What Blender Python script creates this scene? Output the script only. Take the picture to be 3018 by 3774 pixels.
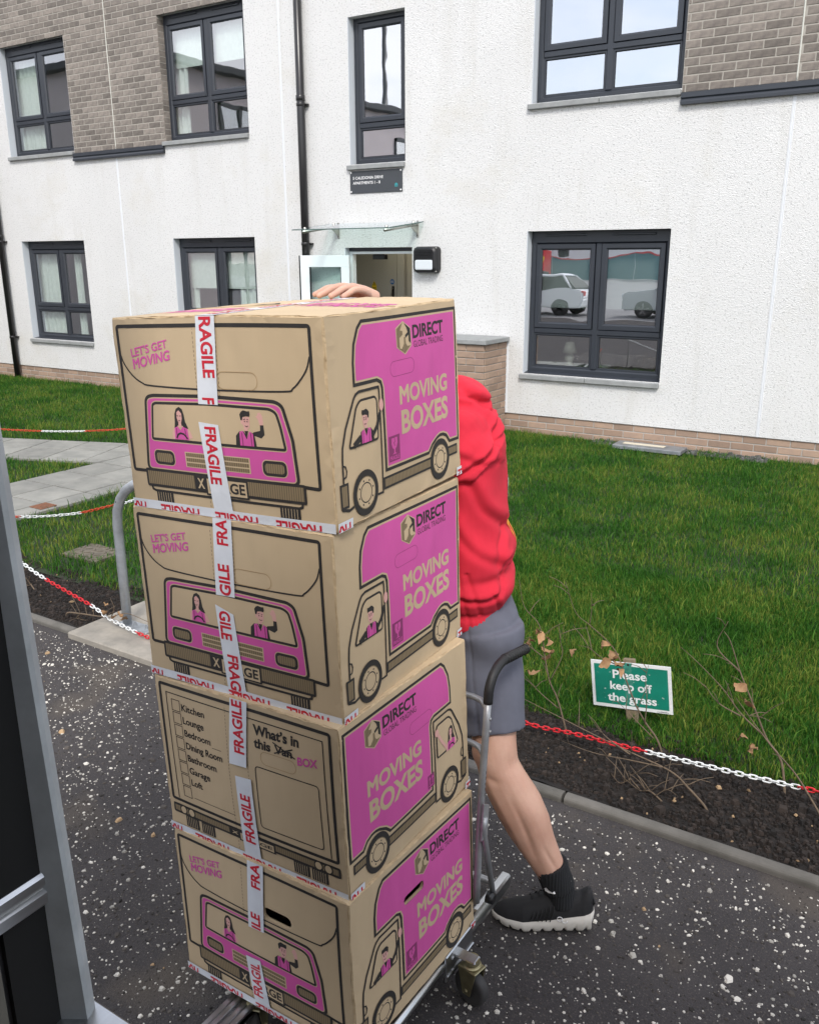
import bpy, bmesh, math, random
import numpy as np
from mathutils import Vector, Matrix, noise
from mathutils.geometry import tessellate_polygon
from mathutils.bvhtree import BVHTree
random.seed(7); rng = np.random.default_rng(7)
S = bpy.context.scene
for o in list(bpy.data.objects): bpy.data.objects.remove(o)
COL = S.collection
R_ = math.radians
PSI = R_(32.43); CAMZ = 1.96; FY = 9.05          # facade is the plane y = FY

# ------------------------------------------------------------------ camera
cam = bpy.data.cameras.new('camera'); camo = bpy.data.objects.new('camera', cam); COL.objects.link(camo)
cam.sensor_fit = 'HORIZONTAL'; cam.sensor_width = 36; cam.lens = 36 * 3201.4 / 3018
cam.clip_start = 0.05; cam.clip_end = 600
camo.matrix_world = Matrix.Translation((0, 0, CAMZ)) @ Matrix.Rotation(PSI, 4, 'Z') @ Matrix.Rotation(R_(90 - 16.338), 4, 'X') @ Matrix.Rotation(R_(-0.2), 4, 'Z')
S.camera = camo

# ------------------------------------------------------------------ world + sun + exposure
SUN_EL, SUN_AZ = R_(46), R_(148)                  # azimuth clockwise from +Y : behind the camera, to its right
w = bpy.data.worlds.new('World'); S.world = w; w.use_nodes = True
nt = w.node_tree; nt.nodes.clear()
def N(t, ty, **k):
    n = t.nodes.new(ty)
    for a, b in k.items(): setattr(n, a, b)
    return n
sky = N(nt, 'ShaderNodeTexSky', sky_type='NISHITA', sun_disc=False, sun_elevation=SUN_EL, sun_rotation=SUN_AZ, air_density=1.0, dust_density=2.0, ozone_density=1.0)
bg = N(nt, 'ShaderNodeBackground'); bg.inputs[1].default_value = 0.15
out = N(nt, 'ShaderNodeOutputWorld')
tc = N(nt, 'ShaderNodeTexCoord'); mp = N(nt, 'ShaderNodeMapping'); mp.inputs['Scale'].default_value = (1, 1, 2.6)
cn = N(nt, 'ShaderNodeTexNoise'); cn.inputs['Scale'].default_value = 2.3; cn.inputs['Detail'].default_value = 7; cn.inputs['Roughness'].default_value = .55
cr = N(nt, 'ShaderNodeValToRGB'); cr.color_ramp.elements[0].position = .38; cr.color_ramp.elements[1].position = .62
cr.color_ramp.elements[0].color = (.25,) * 3 + (1,); cr.color_ramp.elements[1].color = (.92,) * 3 + (1,)
mx = N(nt, 'ShaderNodeMix', data_type='RGBA'); mx.inputs['B'].default_value = (6.9, 6.95, 7.15, 1)
nt.links.new(tc.outputs['Generated'], mp.inputs[0]); nt.links.new(mp.outputs[0], cn.inputs['Vector']); nt.links.new(cn.outputs['Fac'], cr.inputs[0])
nt.links.new(cr.outputs[0], mx.inputs['Factor']); nt.links.new(sky.outputs[0], mx.inputs['A'])
nt.links.new(mx.outputs['Result'], bg.inputs[0]); nt.links.new(bg.outputs[0], out.inputs[0])
sl = bpy.data.lights.new('sun', 'SUN'); so = bpy.data.objects.new('sun', sl); COL.objects.link(so)
sl.energy = 1.5; sl.angle = R_(13); sl.color = (1, .965, .905)
sd = Vector((math.sin(SUN_AZ) * math.cos(SUN_EL), math.cos(SUN_AZ) * math.cos(SUN_EL), math.sin(SUN_EL)))
so.rotation_euler = sd.to_track_quat('Z', 'Y').to_euler(); so.location = (0, 0, 20)
S.view_settings.view_transform = 'Standard'; S.view_settings.look = 'None'; S.view_settings.gamma = 1
S.view_settings.exposure = 0.86
S.render.engine = 'CYCLES'

# ------------------------------------------------------------------ helpers
def mat(name, col, rough=.6, metal=0., var=0., vs=8., bump=0., bs=200., spec=.5, isl=0., obr=0., col2=None, alpha=None, dist=.002, trans=0., vor=False, aniso=None):
    m = bpy.data.materials.new(name); m.use_nodes = True; t = m.node_tree; b = t.nodes['Principled BSDF']
    b.inputs['Roughness'].default_value = rough; b.inputs['Metallic'].default_value = metal
    b.inputs['Specular IOR Level'].default_value = spec
    c = N(t, 'ShaderNodeRGB'); c.outputs[0].default_value = (*col, 1); cur = c.outputs[0]
    co = N(t, 'ShaderNodeTexCoord').outputs['Object']
    if aniso:
        mp_ = N(t, 'ShaderNodeMapping'); mp_.inputs['Scale'].default_value = aniso; t.links.new(co, mp_.inputs[0]); co = mp_.outputs[0]
    if var or col2:
        n = N(t, 'ShaderNodeTexNoise'); n.inputs['Scale'].default_value = vs; n.inputs['Detail'].default_value = 6; n.inputs['Roughness'].default_value = .62
        t.links.new(co, n.inputs['Vector'])
        r = N(t, 'ShaderNodeMapRange'); r.inputs['From Min'].default_value = .3; r.inputs['From Max'].default_value = .7
        t.links.new(n.outputs['Fac'], r.inputs[0])
        x = N(t, 'ShaderNodeMix', data_type='RGBA'); t.links.new(r.outputs[0], x.inputs['Factor']); t.links.new(cur, x.inputs['A'])
        x.inputs['B'].default_value = (*(col2 or [k * (1 - var) for k in col]), 1); cur = x.outputs['Result']
    if isl or obr:
        if isl: src = N(t, 'ShaderNodeNewGeometry').outputs['Random Per Island']
        else: src = N(t, 'ShaderNodeObjectInfo').outputs['Random']
        if isl and obr:
            a = N(t, 'ShaderNodeMath', operation='ADD'); t.links.new(src, a.inputs[0]); t.links.new(N(t, 'ShaderNodeObjectInfo').outputs['Random'], a.inputs[1])
            f = N(t, 'ShaderNodeMath', operation='FRACT'); t.links.new(a.outputs[0], f.inputs[0]); src = f.outputs[0]
        amt = isl or obr
        r = N(t, 'ShaderNodeMapRange'); r.inputs['To Min'].default_value = 1 - amt; r.inputs['To Max'].default_value = 1 + amt * .6; t.links.new(src, r.inputs[0])
        x = N(t, 'ShaderNodeMix', data_type='RGBA', blend_type='MULTIPLY'); x.inputs['Factor'].default_value = 1
        t.links.new(cur, x.inputs['A']); t.links.new(r.outputs[0], x.inputs['B']); cur = x.outputs['Result']
    t.links.new(cur, b.inputs['Base Color'])
    if bump:
        if vor:
            n = N(t, 'ShaderNodeTexVoronoi'); n.inputs['Scale'].default_value = bs; h = n.outputs['Distance']
        else:
            n = N(t, 'ShaderNodeTexNoise'); n.inputs['Scale'].default_value = bs; n.inputs['Detail'].default_value = 4; h = n.outputs['Fac']
        t.links.new(co, n.inputs['Vector'])
        bn = N(t, 'ShaderNodeBump'); bn.inputs['Strength'].default_value = bump; bn.inputs['Distance'].default_value = dist
        t.links.new(h, bn.inputs['Height']); t.links.new(bn.outputs[0], b.inputs['Normal'])
    if trans: b.inputs['Transmission Weight'].default_value = trans
    m['b'] = b.name
    return m

def frame_of(d):
    d = d.normalized(); a = Vector((0, 0, 1)) if abs(d.z) < .9 else Vector((1, 0, 0))
    x = a.cross(d).normalized(); return x, d.cross(x)

class MB:
    def __init__(s): s.v = []; s.f = []; s.sm = []
    def add(s, vs, fs, sm=False):
        k = len(s.v); s.v += [tuple(p) for p in vs]; s.f += [tuple(i + k for i in f) for f in fs]; s.sm += [sm] * len(fs); return s
    def box(s, x0, x1, y0, y1, z0, z1, m=None):
        vs = [Vector(p) for p in ((x0, y0, z0), (x1, y0, z0), (x1, y1, z0), (x0, y1, z0), (x0, y0, z1), (x1, y0, z1), (x1, y1, z1), (x0, y1, z1))]
        if m is not None: vs = [m @ p for p in vs]
        return s.add(vs, [(3, 2, 1, 0), (4, 5, 6, 7), (0, 1, 5, 4), (1, 2, 6, 5), (2, 3, 7, 6), (3, 0, 4, 7)])
    def bbox(s, x0, x1, y0, y1, z0, z1, b=.004, m=None):     # box with all its edges chamfered
        vs = []; ix = {}
        X = (x0, x1); Y = (y0, y1); Z = (z0, z1); g = (b, -b)
        for i in (0, 1):
            for j in (0, 1):
                for k in (0, 1):
                    for a in range(3):
                        p = [X[i] + g[i], Y[j] + g[j], Z[k] + g[k]]; p[a] = (X[i], Y[j], Z[k])[a]
                        ix[i, j, k, a] = len(vs); vs.append(Vector(p))
        fs = []
        for a in range(3):
            o = [q for q in range(3) if q != a]
            for e in (0, 1):
                q = []
                for (m1, m2) in ((0, 0), (1, 0), (1, 1), (0, 1)):
                    t = [0, 0, 0]; t[a] = e; t[o[0]] = m1; t[o[1]] = m2; q.append(ix[t[0], t[1], t[2], a])
                fs.append(q)
            for m1 in (0, 1):
                for m2 in (0, 1):
                    t0 = [0, 0, 0]; t0[o[0]] = m1; t0[o[1]] = m2; t1 = list(t0); t1[a] = 1
                    fs.append([ix[(*t0, o[0])], ix[(*t1, o[0])], ix[(*t1, o[1])], ix[(*t0, o[1])]])
        for i in (0, 1):
            for j in (0, 1):
                for k in (0, 1): fs.append([ix[i, j, k, 0], ix[i, j, k, 1], ix[i, j, k, 2]])
        c = Vector(((x0 + x1) / 2, (y0 + y1) / 2, (z0 + z1) / 2)); F = []
        for f in fs:
            n = (vs[f[1]] - vs[f[0]]).cross(vs[f[2]] - vs[f[0]]); ctr = sum((vs[i] for i in f), Vector()) / len(f)
            F.append(f if n.dot(ctr - c) > 0 else f[::-1])
        if m is not None: vs = [m @ p for p in vs]
        return s.add(vs, F)
    def tube(s, pts, r, n=10, cap=True, sm=True, flat=None):
        pts = [Vector(p) for p in pts]; rr = r if hasattr(r, '__len__') else [r] * len(pts); vs = []; fs = []; x = None
        for i, p in enumerate(pts):
            d = (pts[min(i + 1, len(pts) - 1)] - pts[max(i - 1, 0)])
            if x is None: x, y = frame_of(d)
            else:
                d.normalize(); x = (x - d * x.dot(d)).normalized(); y = d.cross(x)
            ra = rr[i] if hasattr(rr[i], '__len__') else (rr[i], rr[i])
            for k in range(n):
                a = 2 * math.pi * k / n; vs.append(p + x * (math.cos(a) * ra[0]) + y * (math.sin(a) * ra[1]))
        for i in range(len(pts) - 1):
            for k in range(n):
                a, b_ = i * n + k, i * n + (k + 1) % n; fs.append((a, b_, b_ + n, a + n))
        if cap: fs += [tuple(range(n))[::-1], tuple(range((len(pts) - 1) * n, len(pts) * n))]
        return s.add(vs, fs, sm)
    def lathe(s, prof, c=(0, 0, 0), n=20, axis='z', sm=True):
        vs = []; fs = []; c = Vector(c)
        for r, h in prof:
            for k in range(n):
                a = 2 * math.pi * k / n; p = (r * math.cos(a), r * math.sin(a), h)
                if axis == 'y': p = (p[0], p[2], p[1])
                if axis == 'x': p = (p[2], p[0], p[1])
                vs.append(c + Vector(p))
        for i in range(len(prof) - 1):
            for k in range(n):
                a, b_ = i * n + k, i * n + (k + 1) % n; fs.append((a, b_, b_ + n, a + n))
        fs += [tuple(range(n))[::-1], tuple(range((len(prof) - 1) * n, len(prof) * n))]
        return s.add(vs, fs, sm)
    def ell(s, c, r, n=16, m=10, sm=True):
        c = Vector(c); vs = [c + Vector((0, 0, -r[2]))]; fs = []
        for i in range(1, m):
            t = -math.pi / 2 + math.pi * i / m
            for k in range(n):
                a = 2 * math.pi * k / n; vs.append(c + Vector((r[0] * math.cos(t) * math.cos(a), r[1] * math.cos(t) * math.sin(a), r[2] * math.sin(t))))
        vs.append(c + Vector((0, 0, r[2])))
        for k in range(n):
            fs.append((0, 1 + (k + 1) % n, 1 + k)); L = 1 + (m - 2) * n; fs.append((L + k, L + (k + 1) % n, len(vs) - 1))
        for i in range(m - 2):
            for k in range(n):
                a, b_ = 1 + i * n + k, 1 + i * n + (k + 1) % n; fs.append((a, b_, b_ + n, a + n))
        return s.add(vs, fs, sm)
    def loft(s, rings, n=24, sm=True):          # rings: (cx, cy, cz, rx, ry) horizontal ellipses
        vs = []; fs = []
        for cx, cy, cz, rx, ry in rings:
            for k in range(n):
                a = 2 * math.pi * k / n; vs.append((cx + rx * math.cos(a), cy + ry * math.sin(a), cz))
        for i in range(len(rings) - 1):
            for k in range(n):
                a, b_ = i * n + k, i * n + (k + 1) % n; fs.append((a, b_, b_ + n, a + n))
        fs += [tuple(range(n))[::-1], tuple(range((len(rings) - 1) * n, len(rings) * n))]
        return s.add(vs, fs, sm)
    def prism(s, poly, f0, f1):                 # poly 2D, f0/f1 map 2D -> 3D for both ends
        n = len(poly); tri = tessellate_polygon([[Vector((*p, 0)) for p in poly]])
        s.add([f0(p) for p in poly] + [f1(p) for p in poly], [t for t in tri] + [tuple(i + n for i in t[::-1]) for t in tri] + [(i, (i + 1) % n, (i + 1) % n + n, i + n) for i in range(n)])
        return s
    def mesh(s, name):
        me = bpy.data.meshes.new(name); me.from_pydata([tuple(p) for p in s.v], [], s.f)
        me.polygons.foreach_set('use_smooth', s.sm); me.update(); return me
    def build(s, name, m, parent=None, loc=None, fix=True):
        me = s.mesh(name)
        if fix:
            b = bmesh.new(); b.from_mesh(me); bmesh.ops.recalc_face_normals(b, faces=b.faces); b.to_mesh(me); b.free()
        return link(name, me, m, parent, loc)

def link(name, me, m, parent=None, loc=None, rot=None):
    o = bpy.data.objects.new(name, me); COL.objects.link(o)
    if m is not None and not me.materials: me.materials.append(m)
    if parent is not None: o.parent = parent
    if loc is not None: o.location = loc
    if rot is not None: o.rotation_euler = rot
    return o
def thing(name, label, cat, loc=(0, 0, 0), rot=(0, 0, 0), group=None):
    o = bpy.data.objects.new(name, None); COL.objects.link(o); o.location = loc; o.rotation_euler = rot; o.empty_display_size = .1
    return tag(o, label, cat, group)
def tag(o, label=None, cat=None, group=None, kind=None):
    for k, v_ in (('label', label), ('category', cat), ('group', group), ('kind', kind)):
        if v_: o[k] = v_
    return o
def evaluated(o):
    bpy.context.view_layer.update(); dg = bpy.context.evaluated_depsgraph_get()
    return bpy.data.meshes.new_from_object(o.evaluated_get(dg))
def organic(name, mb, voxel, it, m, parent, post=None, fac=.5):
    me = mb.mesh(name + '_src'); o = bpy.data.objects.new(name, me); COL.objects.link(o)
    r = o.modifiers.new('r', 'REMESH'); r.mode = 'VOXEL'; r.voxel_size = voxel
    q = o.modifiers.new('s', 'SMOOTH'); q.factor = fac; q.iterations = it
    me2 = evaluated(o); o.modifiers.clear(); o.data = me2; me2.name = name
    if post:
        nv = len(me2.vertices); a = np.empty(nv * 3); me2.vertices.foreach_get('co', a); a = a.reshape(-1, 3)
        nn = np.empty(nv * 3); me2.vertices.foreach_get('normal', nn); a2 = post(a, nn.reshape(-1, 3)); me2.vertices.foreach_set('co', a2.ravel())
    me2.polygons.foreach_set('use_smooth', [True] * len(me2.polygons)); me2.materials.clear(); me2.materials.append(m); me2.update()
    o.parent = parent; return o
def smooth_line(pts, k=6):                       # Catmull-Rom
    P = [Vector(p) for p in pts]; P = [P[0] * 2 - P[1]] + P + [P[-1] * 2 - P[-2]]; o = []
    for i in range(1, len(P) - 2):
        for j in range(k):
            t = j / k; a, b, c, d = P[i - 1:i + 3]
            o.append(.5 * ((2 * b) + (c - a) * t + (2 * a - 5 * b + 4 * c - d) * t * t + (3 * b - a - 3 * c + d) * t ** 3))
    return o + [P[-2]]
_tx = {}
def text_mesh(s, off=0.):                        # 2D text outline as (verts, faces), default face
    if (s, off) in _tx: return _tx[s, off]
    cu = bpy.data.curves.new('t', 'FONT'); cu.body = s; cu.resolution_u = 4; cu.size = 1; cu.fill_mode = 'FRONT'
    if off > 0: cu.bevel_depth = off; cu.bevel_resolution = 0
    else: cu.offset = off
    o = bpy.data.objects.new('t', cu); COL.objects.link(o); me = evaluated(o)
    v = [tuple(p.co) for p in me.vertices]; f = [tuple(p.vertices) for p in me.polygons if min(me.vertices[i].co.z for i in p.vertices) > -1e-5]
    us_ = sorted({i for q in f for i in q}); mp2 = {i: k for k, i in enumerate(us_)}; v = [v[i] for i in us_]; f = [tuple(mp2[i] for i in q) for q in f]
    bpy.data.objects.remove(o); bpy.data.meshes.remove(me); bpy.data.curves.remove(cu)
    _tx[s, off] = (v, f); return v, f
def text_quad(s, quad, off=.02, asc=None):       # fit text bbox to quad (TL,TR,BR,BL) -> verts, faces
    v, f = text_mesh(s, off); a = np.array(v); lo, hi = a.min(0)[:2], a.max(0)[:2]
    if asc: lo[1] = min(lo[1], -asc[0]); hi[1] = max(hi[1], asc[1])
    q = [np.array(p, float) for p in quad]; o = []
    for p in a:
        x, y = (p[:2] - lo) / (hi - lo); top = q[0] * (1 - x) + q[1] * x; bot = q[3] * (1 - x) + q[2] * x; o.append((*(bot * (1 - y) + top * y), p[2]))
    return o, f
# ------------------------------------------------------------------ materials
def glass_mat(name, fac, tint=(.9, .97, .95)):
    m = bpy.data.materials.new(name); m.use_nodes = True; t = m.node_tree; t.nodes.remove(t.nodes['Principled BSDF'])
    g = N(t, 'ShaderNodeBsdfGlossy'); g.inputs['Roughness'].default_value = .0; g.inputs['Color'].default_value = (.95, .96, 1, 1)
    tr = N(t, 'ShaderNodeBsdfTransparent'); tr.inputs[0].default_value = (*tint, 1)
    fr = N(t, 'ShaderNodeFresnel'); fr.inputs['IOR'].default_value = 1.5
    ad = N(t, 'ShaderNodeMath', operation='ADD', use_clamp=True); ad.inputs[1].default_value = fac
    mx_ = N(t, 'ShaderNodeMixShader'); bf = N(t, 'ShaderNodeMath', operation='SUBTRACT'); bf.inputs[0].default_value = 1; t.links.new(N(t, 'ShaderNodeNewGeometry').outputs['Backfacing'], bf.inputs[1]); ml = N(t, 'ShaderNodeMath', operation='MULTIPLY'); t.links.new(fr.outputs[0], ad.inputs[0]); t.links.new(ad.outputs[0], ml.inputs[0]); t.links.new(bf.outputs[0], ml.inputs[1]); t.links.new(ml.outputs[0], mx_.inputs[0])
    t.links.new(tr.outputs[0], mx_.inputs[1]); t.links.new(g.outputs[0], mx_.inputs[2]); t.links.new(mx_.outputs[0], t.nodes['Material Output'].inputs[0])
    # faint waviness of a real double glazed unit
    n = N(t, 'ShaderNodeTexNoise'); n.inputs['Scale'].default_value = 1.7; b = N(t, 'ShaderNodeBump'); b.inputs['Strength'].default_value = .025; b.inputs['Distance'].default_value = .05
    t.links.new(N(t, 'ShaderNodeTexCoord').outputs['Object'], n.inputs['Vector']); t.links.new(n.outputs['Fac'], b.inputs['Height']); t.links.new(b.outputs[0], g.inputs['Normal'])
    return m
m_render = mat('roughcast', (.69, .69, .685), .9, var=.07, vs=.8, bump=.9, bs=130, dist=.0048, vor=True)
def speckle(m, scale, col, lo, hi):              # small pieces of another colour in a surface
    t = m.node_tree; b = t.nodes['Principled BSDF']; src = b.inputs['Base Color'].links[0].from_socket
    n = N(t, 'ShaderNodeTexNoise'); n.inputs['Scale'].default_value = scale; n.inputs['Detail'].default_value = 2
    t.links.new(N(t, 'ShaderNodeTexCoord').outputs['Object'], n.inputs['Vector'])
    r = N(t, 'ShaderNodeMapRange'); r.inputs['From Min'].default_value = lo; r.inputs['From Max'].default_value = hi; t.links.new(n.outputs['Fac'], r.inputs[0])
    x = N(t, 'ShaderNodeMix', data_type='RGBA'); x.inputs['B'].default_value = (*col, 1); t.links.new(r.outputs[0], x.inputs['Factor']); t.links.new(src, x.inputs['A'])
    t.links.new(x.outputs['Result'], b.inputs['Base Color'])
speckle(m_render, 55, (.42, .42, .415), .56, .72)
def streaks(m, col, an, lo, hi, amt):              # weather marks that run down a wall
    t = m.node_tree; b = t.nodes['Principled BSDF']; src = b.inputs['Base Color'].links[0].from_socket
    mp_ = N(t, 'ShaderNodeMapping'); mp_.inputs['Scale'].default_value = an; t.links.new(N(t, 'ShaderNodeTexCoord').outputs['Object'], mp_.inputs[0])
    n = N(t, 'ShaderNodeTexNoise'); n.inputs['Scale'].default_value = 1; n.inputs['Detail'].default_value = 6; n.inputs['Roughness'].default_value = .65; t.links.new(mp_.outputs[0], n.inputs['Vector'])
    r = N(t, 'ShaderNodeMapRange'); r.inputs['From Min'].default_value = lo; r.inputs['From Max'].default_value = hi; r.inputs['To Max'].default_value = amt; t.links.new(n.outputs['Fac'], r.inputs[0])
    x = N(t, 'ShaderNodeMix', data_type='RGBA'); x.inputs['B'].default_value = (*col, 1); t.links.new(r.outputs[0], x.inputs['Factor']); t.links.new(src, x.inputs['A']); t.links.new(x.outputs['Result'], b.inputs['Base Color'])
streaks(m_render, (.50, .485, .44), (3.2, 3.2, .35), .54, .78, .42); streaks(m_render, (.55, .52, .44), (.7, .7, .9), .55, .75, .5)
m_bead = mat('bead', (.72, .74, .77), .5)
m_reveal = mat('reveal', (.56, .60, .64), .45)
m_brick = mat('brown_brick', (.265, .232, .20), .9, col2=(.16, .14, .125), vs=16, bump=.8, bs=110, dist=.005, isl=.34, obr=.34)
m_brick2 = mat('buff_brick', (.36, .25, .18), .9, col2=(.30, .215, .165), vs=12, bump=.6, bs=120, dist=.003, isl=.22, obr=.22)
m_mortar = mat('mortar', (.375, .35, .31), .95, var=.2, vs=30, bump=.5, bs=200)
m_mortar2 = mat('mortar_grey', (.40, .37, .335), .95, var=.2, vs=30, bump=.5, bs=200)
m_anth = mat('anthracite', (.028, .033, .043), .38, bump=.15, bs=600, dist=.0005, var=.15, vs=3)
m_gasket = mat('gasket', (.008, .008, .009), .6)
m_stone = mat('cast_stone', (.30, .31, .31), .85, var=.25, vs=9, bump=.3, bs=300)
m_glass = glass_mat('window_glass', .46, (.9, .94, .93)); m_glassD = glass_mat('window_glass_silvery', .52); m_glassB = glass_mat('window_glass_clear', .27, (.9, .94, .93)); m_glass2 = glass_mat('door_glass', .12); m_glass3 = glass_mat('canopy_glass', .04, (.86, .94, .92))
m_room = mat('room_wall', (.66, .66, .62), .9); m_curtain = mat('curtain', (.80, .82, .78), .9, var=.15, vs=20); m_blind = mat('blind_cloth', (.40, .42, .41), .9)
m_whitep = mat('white_paint', (.74, .77, .79), .4); m_greyp = mat('grey_paint', (.40, .40, .38), .5)
m_steel = mat('stainless', (.55, .54, .50), .3, 1, var=.2, vs=30)
m_black = mat('black_plastic', (.012, .012, .014), .38, var=.2, vs=20); m_diff = mat('diffuser', (.62, .66, .70), .35)
m_pipe = mat('pipe_black', (.016, .015, .016), .28, var=.2, vs=5)
m_slate = mat('slate_panel', (.05, .056, .064), .5, var=.1, vs=10); m_white = mat('white_print', (.8, .8, .8), .5)
m_teal = mat('teal', (.03, .27, .30), .5); m_yellow = mat('yellow', (.75, .55, .02), .5); m_blue = mat('blue', (.02, .12, .38), .5)

# ------------------------------------------------------------------ ground
def sheet(name, x0, x1, y0, y1, z, m, nx=1, ny=1, fn=None):
    b = MB(); X = np.linspace(x0, x1, nx + 1); Y = np.linspace(y0, y1, ny + 1)
    vs = [(x, y, z + (fn(x, y) if fn else 0)) for y in Y for x in X]
    fs = [(j * (nx + 1) + i, j * (nx + 1) + i + 1, (j + 1) * (nx + 1) + i + 1, (j + 1) * (nx + 1) + i) for j in range(ny) for i in range(nx)]
    b.add(vs, fs, fn is not None); return tag(b.build(name, m, fix=False), kind='structure')
m_far = mat('ground_far', (.10, .11, .07), .95, var=.4, vs=.3)
sheet('ground', -300, 300, -300, 300, -.06, m_far)
m_tar = mat('tarmac', (.054, .048, .048), .92, col2=(.036, .032, .033), vs=3.5, bump=1, bs=200, dist=.006)
speckle(m_tar, 150, (.105, .092, .082), .58, .70); speckle(m_tar, 2.6, (.10, .082, .064), .58, .80)
sheet('pavement', -40, 30, -9, 2.68, 0, m_tar)
m_road = mat('road', (.27, .27, .27), .9, var=.2, vs=.6, bump=.3, bs=80)
sheet('road', -140, 80, -62, -9, -.03, m_road)
m_soil = mat('soil', (.014, .010, .008), .95, col2=(.006, .0045, .004), vs=18, bump=1, bs=60, dist=.01)
def hump(x, y): return .012 * noise.noise(Vector((x * 9, y * 9, 0))) + .02 * noise.noise(Vector((x * 2.3, y * 3, 4)))
sheet('soil_bed', -9, -3.86, 2.72, 3.26, .012, m_soil, 120, 14, hump)
sheet('soil_bed', -3.14, 4, 2.72, 3.36, .012, m_soil, 160, 16, hump)
m_lawn = mat('lawn_earth', (.022, .040, .012), .95, col2=(.013, .022, .008), vs=7, bump=1, bs=60, dist=.01)
def roll(x, y): return .012 * noise.noise(Vector((x * .6, y * .6, 2)))
sheet('lawn', -30, 14, 3.18, 9.2, .012, m_lawn, 60, 16, roll)
m_conc = mat('concrete', (.33, .30, .255), .9, col2=(.20, .185, .16), vs=9, bump=.6, bs=160)
b = MB(); b.bbox(-3.86, -3.14, 2.64, 3.22, -.05, .034, .006); tag(b.build('concrete_pad', m_conc), kind='structure')

# stones set into the tarmac
def scatter_stones(name, n, xr, yr, zf, size, m, label, flat=.45, keep=None, k=5):
    ang = np.linspace(0, 2 * np.pi, k, endpoint=False); V = []; Fc = []; c = 0
    while c < n:
        x, y = rng.uniform(*xr), rng.uniform(*yr)
        if keep and not keep(x, y): continue
        s_ = size * rng.lognormal(0, .45); a0 = rng.uniform(0, 6.28); el = rng.uniform(.55, 1); z = zf(x, y)
        rr = s_ * rng.uniform(.7, 1.15, k); px = np.cos(ang) * rr; py = np.sin(ang) * rr * el
        X = x + px * np.cos(a0) - py * np.sin(a0); Y = y + px * np.sin(a0) + py * np.cos(a0); b0 = len(V)
        V += [(X[i], Y[i], z - .002) for i in range(k)]; h = s_ * flat * rng.uniform(.5, 1)
        V += [(x + (X[i] - x) * .62, y + (Y[i] - y) * .62, z + h * rng.uniform(.7, 1.2)) for i in range(k)]
        Fc += [(b0 + i, b0 + (i + 1) % k, b0 + k + (i + 1) % k, b0 + k + i) for i in range(k)] + [tuple(range(b0 + k, b0 + 2 * k))]; c += 1
    me = bpy.data.meshes.new(name); me.from_pydata(V, [], Fc); me.update()
    return tag(link(name, me, m), label, 'stones', kind='stuff')
m_chip = mat('white_chip', (.58, .55, .49), .85, isl=.5)
def clump(x, y): return rng.random() < .72 + .6 * max(0, noise.noise(Vector((x * 2.6, y * 2.6, 1))) + .12)
scatter_stones('white_chippings', 25000, (-6.8, 2.0), (.6, 2.64), lambda x, y: .0, .0042, m_chip, 'small white stone chippings set in the dark tarmac', keep=clump)
m_tan = mat('tan_chip', (.40, .27, .15), .85, isl=.3)
scatter_stones('tan_pebbles', 60, (-6, 2.2), (.4, 2.64), lambda x, y: .0, .008, m_tan, 'scattered tan pebbles lying among the white chippings on the tarmac', flat=.7, k=7)
m_grit = mat('dark_grit', (.066, .057, .050), .9, isl=.75)
scatter_stones('dark_grit', 42000, (-5.6, 1.4), (.6, 2.66), lambda x, y: .0, .0036, m_grit, 'fine dark grit of the tarmac surface')
m_mulch = mat('mulch', (.019, .013, .010), .9, isl=.8)
mk = lambda x, y: not (-3.88 < x < -3.12)
scatter_stones('bark_mulch', 30000, (-6.6, 1.8), (2.74, 3.3), lambda x, y: .014 + hump(x, y), .0075, m_mulch, 'dark brown bark mulch over the planting bed', flat=.9, keep=mk, k=4)
m_straw = mat('straw', (.30, .20, .11), .9, isl=.4)
scatter_stones('dry_bits', 240, (-6.6, 1.8), (2.74, 3.3), lambda x, y: .022 + hump(x, y), .0055, m_straw, 'pale dry twig and bark bits on the dark mulch', flat=.5, keep=mk, k=4)
# kerb edging
m_kerb = mat('edging', (.15, .14, .125), .9, col2=(.085, .08, .07), vs=7, bump=.5, bs=200)
kerb = tag(thing('edging_kerb', None, None), kind='structure')
prof = [(2.672, -.05), (2.672, .014)] + [(2.672 + .026 - .026 * math.cos(a), .014 + .016 * math.sin(a)) for a in (.4, .8, 1.2, 1.57, 1.95, 2.35, 2.75)] + [(2.724, .014), (2.724, -.05)]
def kerb_stone(x0, x1):
    b = MB(); b.prism(prof, lambda p: (x0, p[0], p[1]), lambda p: (x1, p[0], p[1])); o = b.build('kerb_stone', m_kerb, kerb)
x = -1.025
while x < 4: kerb_stone(x + .003, x + .912); x += .915
x = -1.031
while x > -3: kerb_stone(max(x - .912, -3.135), x - .003); x -= .915
x = -3.865
while x > -9: kerb_stone(x - .912, x - .003); x -= .915

# paving: straight path to the door, and the path that joins it at an angle
m_slab = mat('paving_slab', (.27, .265, .24), .85, col2=(.175, .175, .16), vs=4.5, bump=.3, bs=160, obr=.13)
m_joint = mat('joint', (.045, .043, .038), .95)
path = tag(thing('path', None, None), kind='structure')
b = MB(); b.box(-7.07, -6.0, 2.76, 9.03, -.02, .014); b.build('path_bed', m_joint, path)
us = [-7.055, -6.64, -6.22, -6.01]; ys = [2.77 + .415 * i for i in range(0, 16)]
ys = [y + (4.59 - 2.77) % .415 for y in ys]; ys = [2.77] + ys
for i in range(3):
    for j in range(len(ys) - 1):
        if ys[j + 1] > 9.05 or ys[j + 1] - ys[j] < .05: continue
        b = MB(); dz = random.uniform(-.0015, .0015); b.bbox(us[i] + .007, us[i + 1] - .007, ys[j] + .007, ys[j + 1] - .007, -.01, .036 + dz, .003); b.build('paving_slab', m_slab, path)
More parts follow.
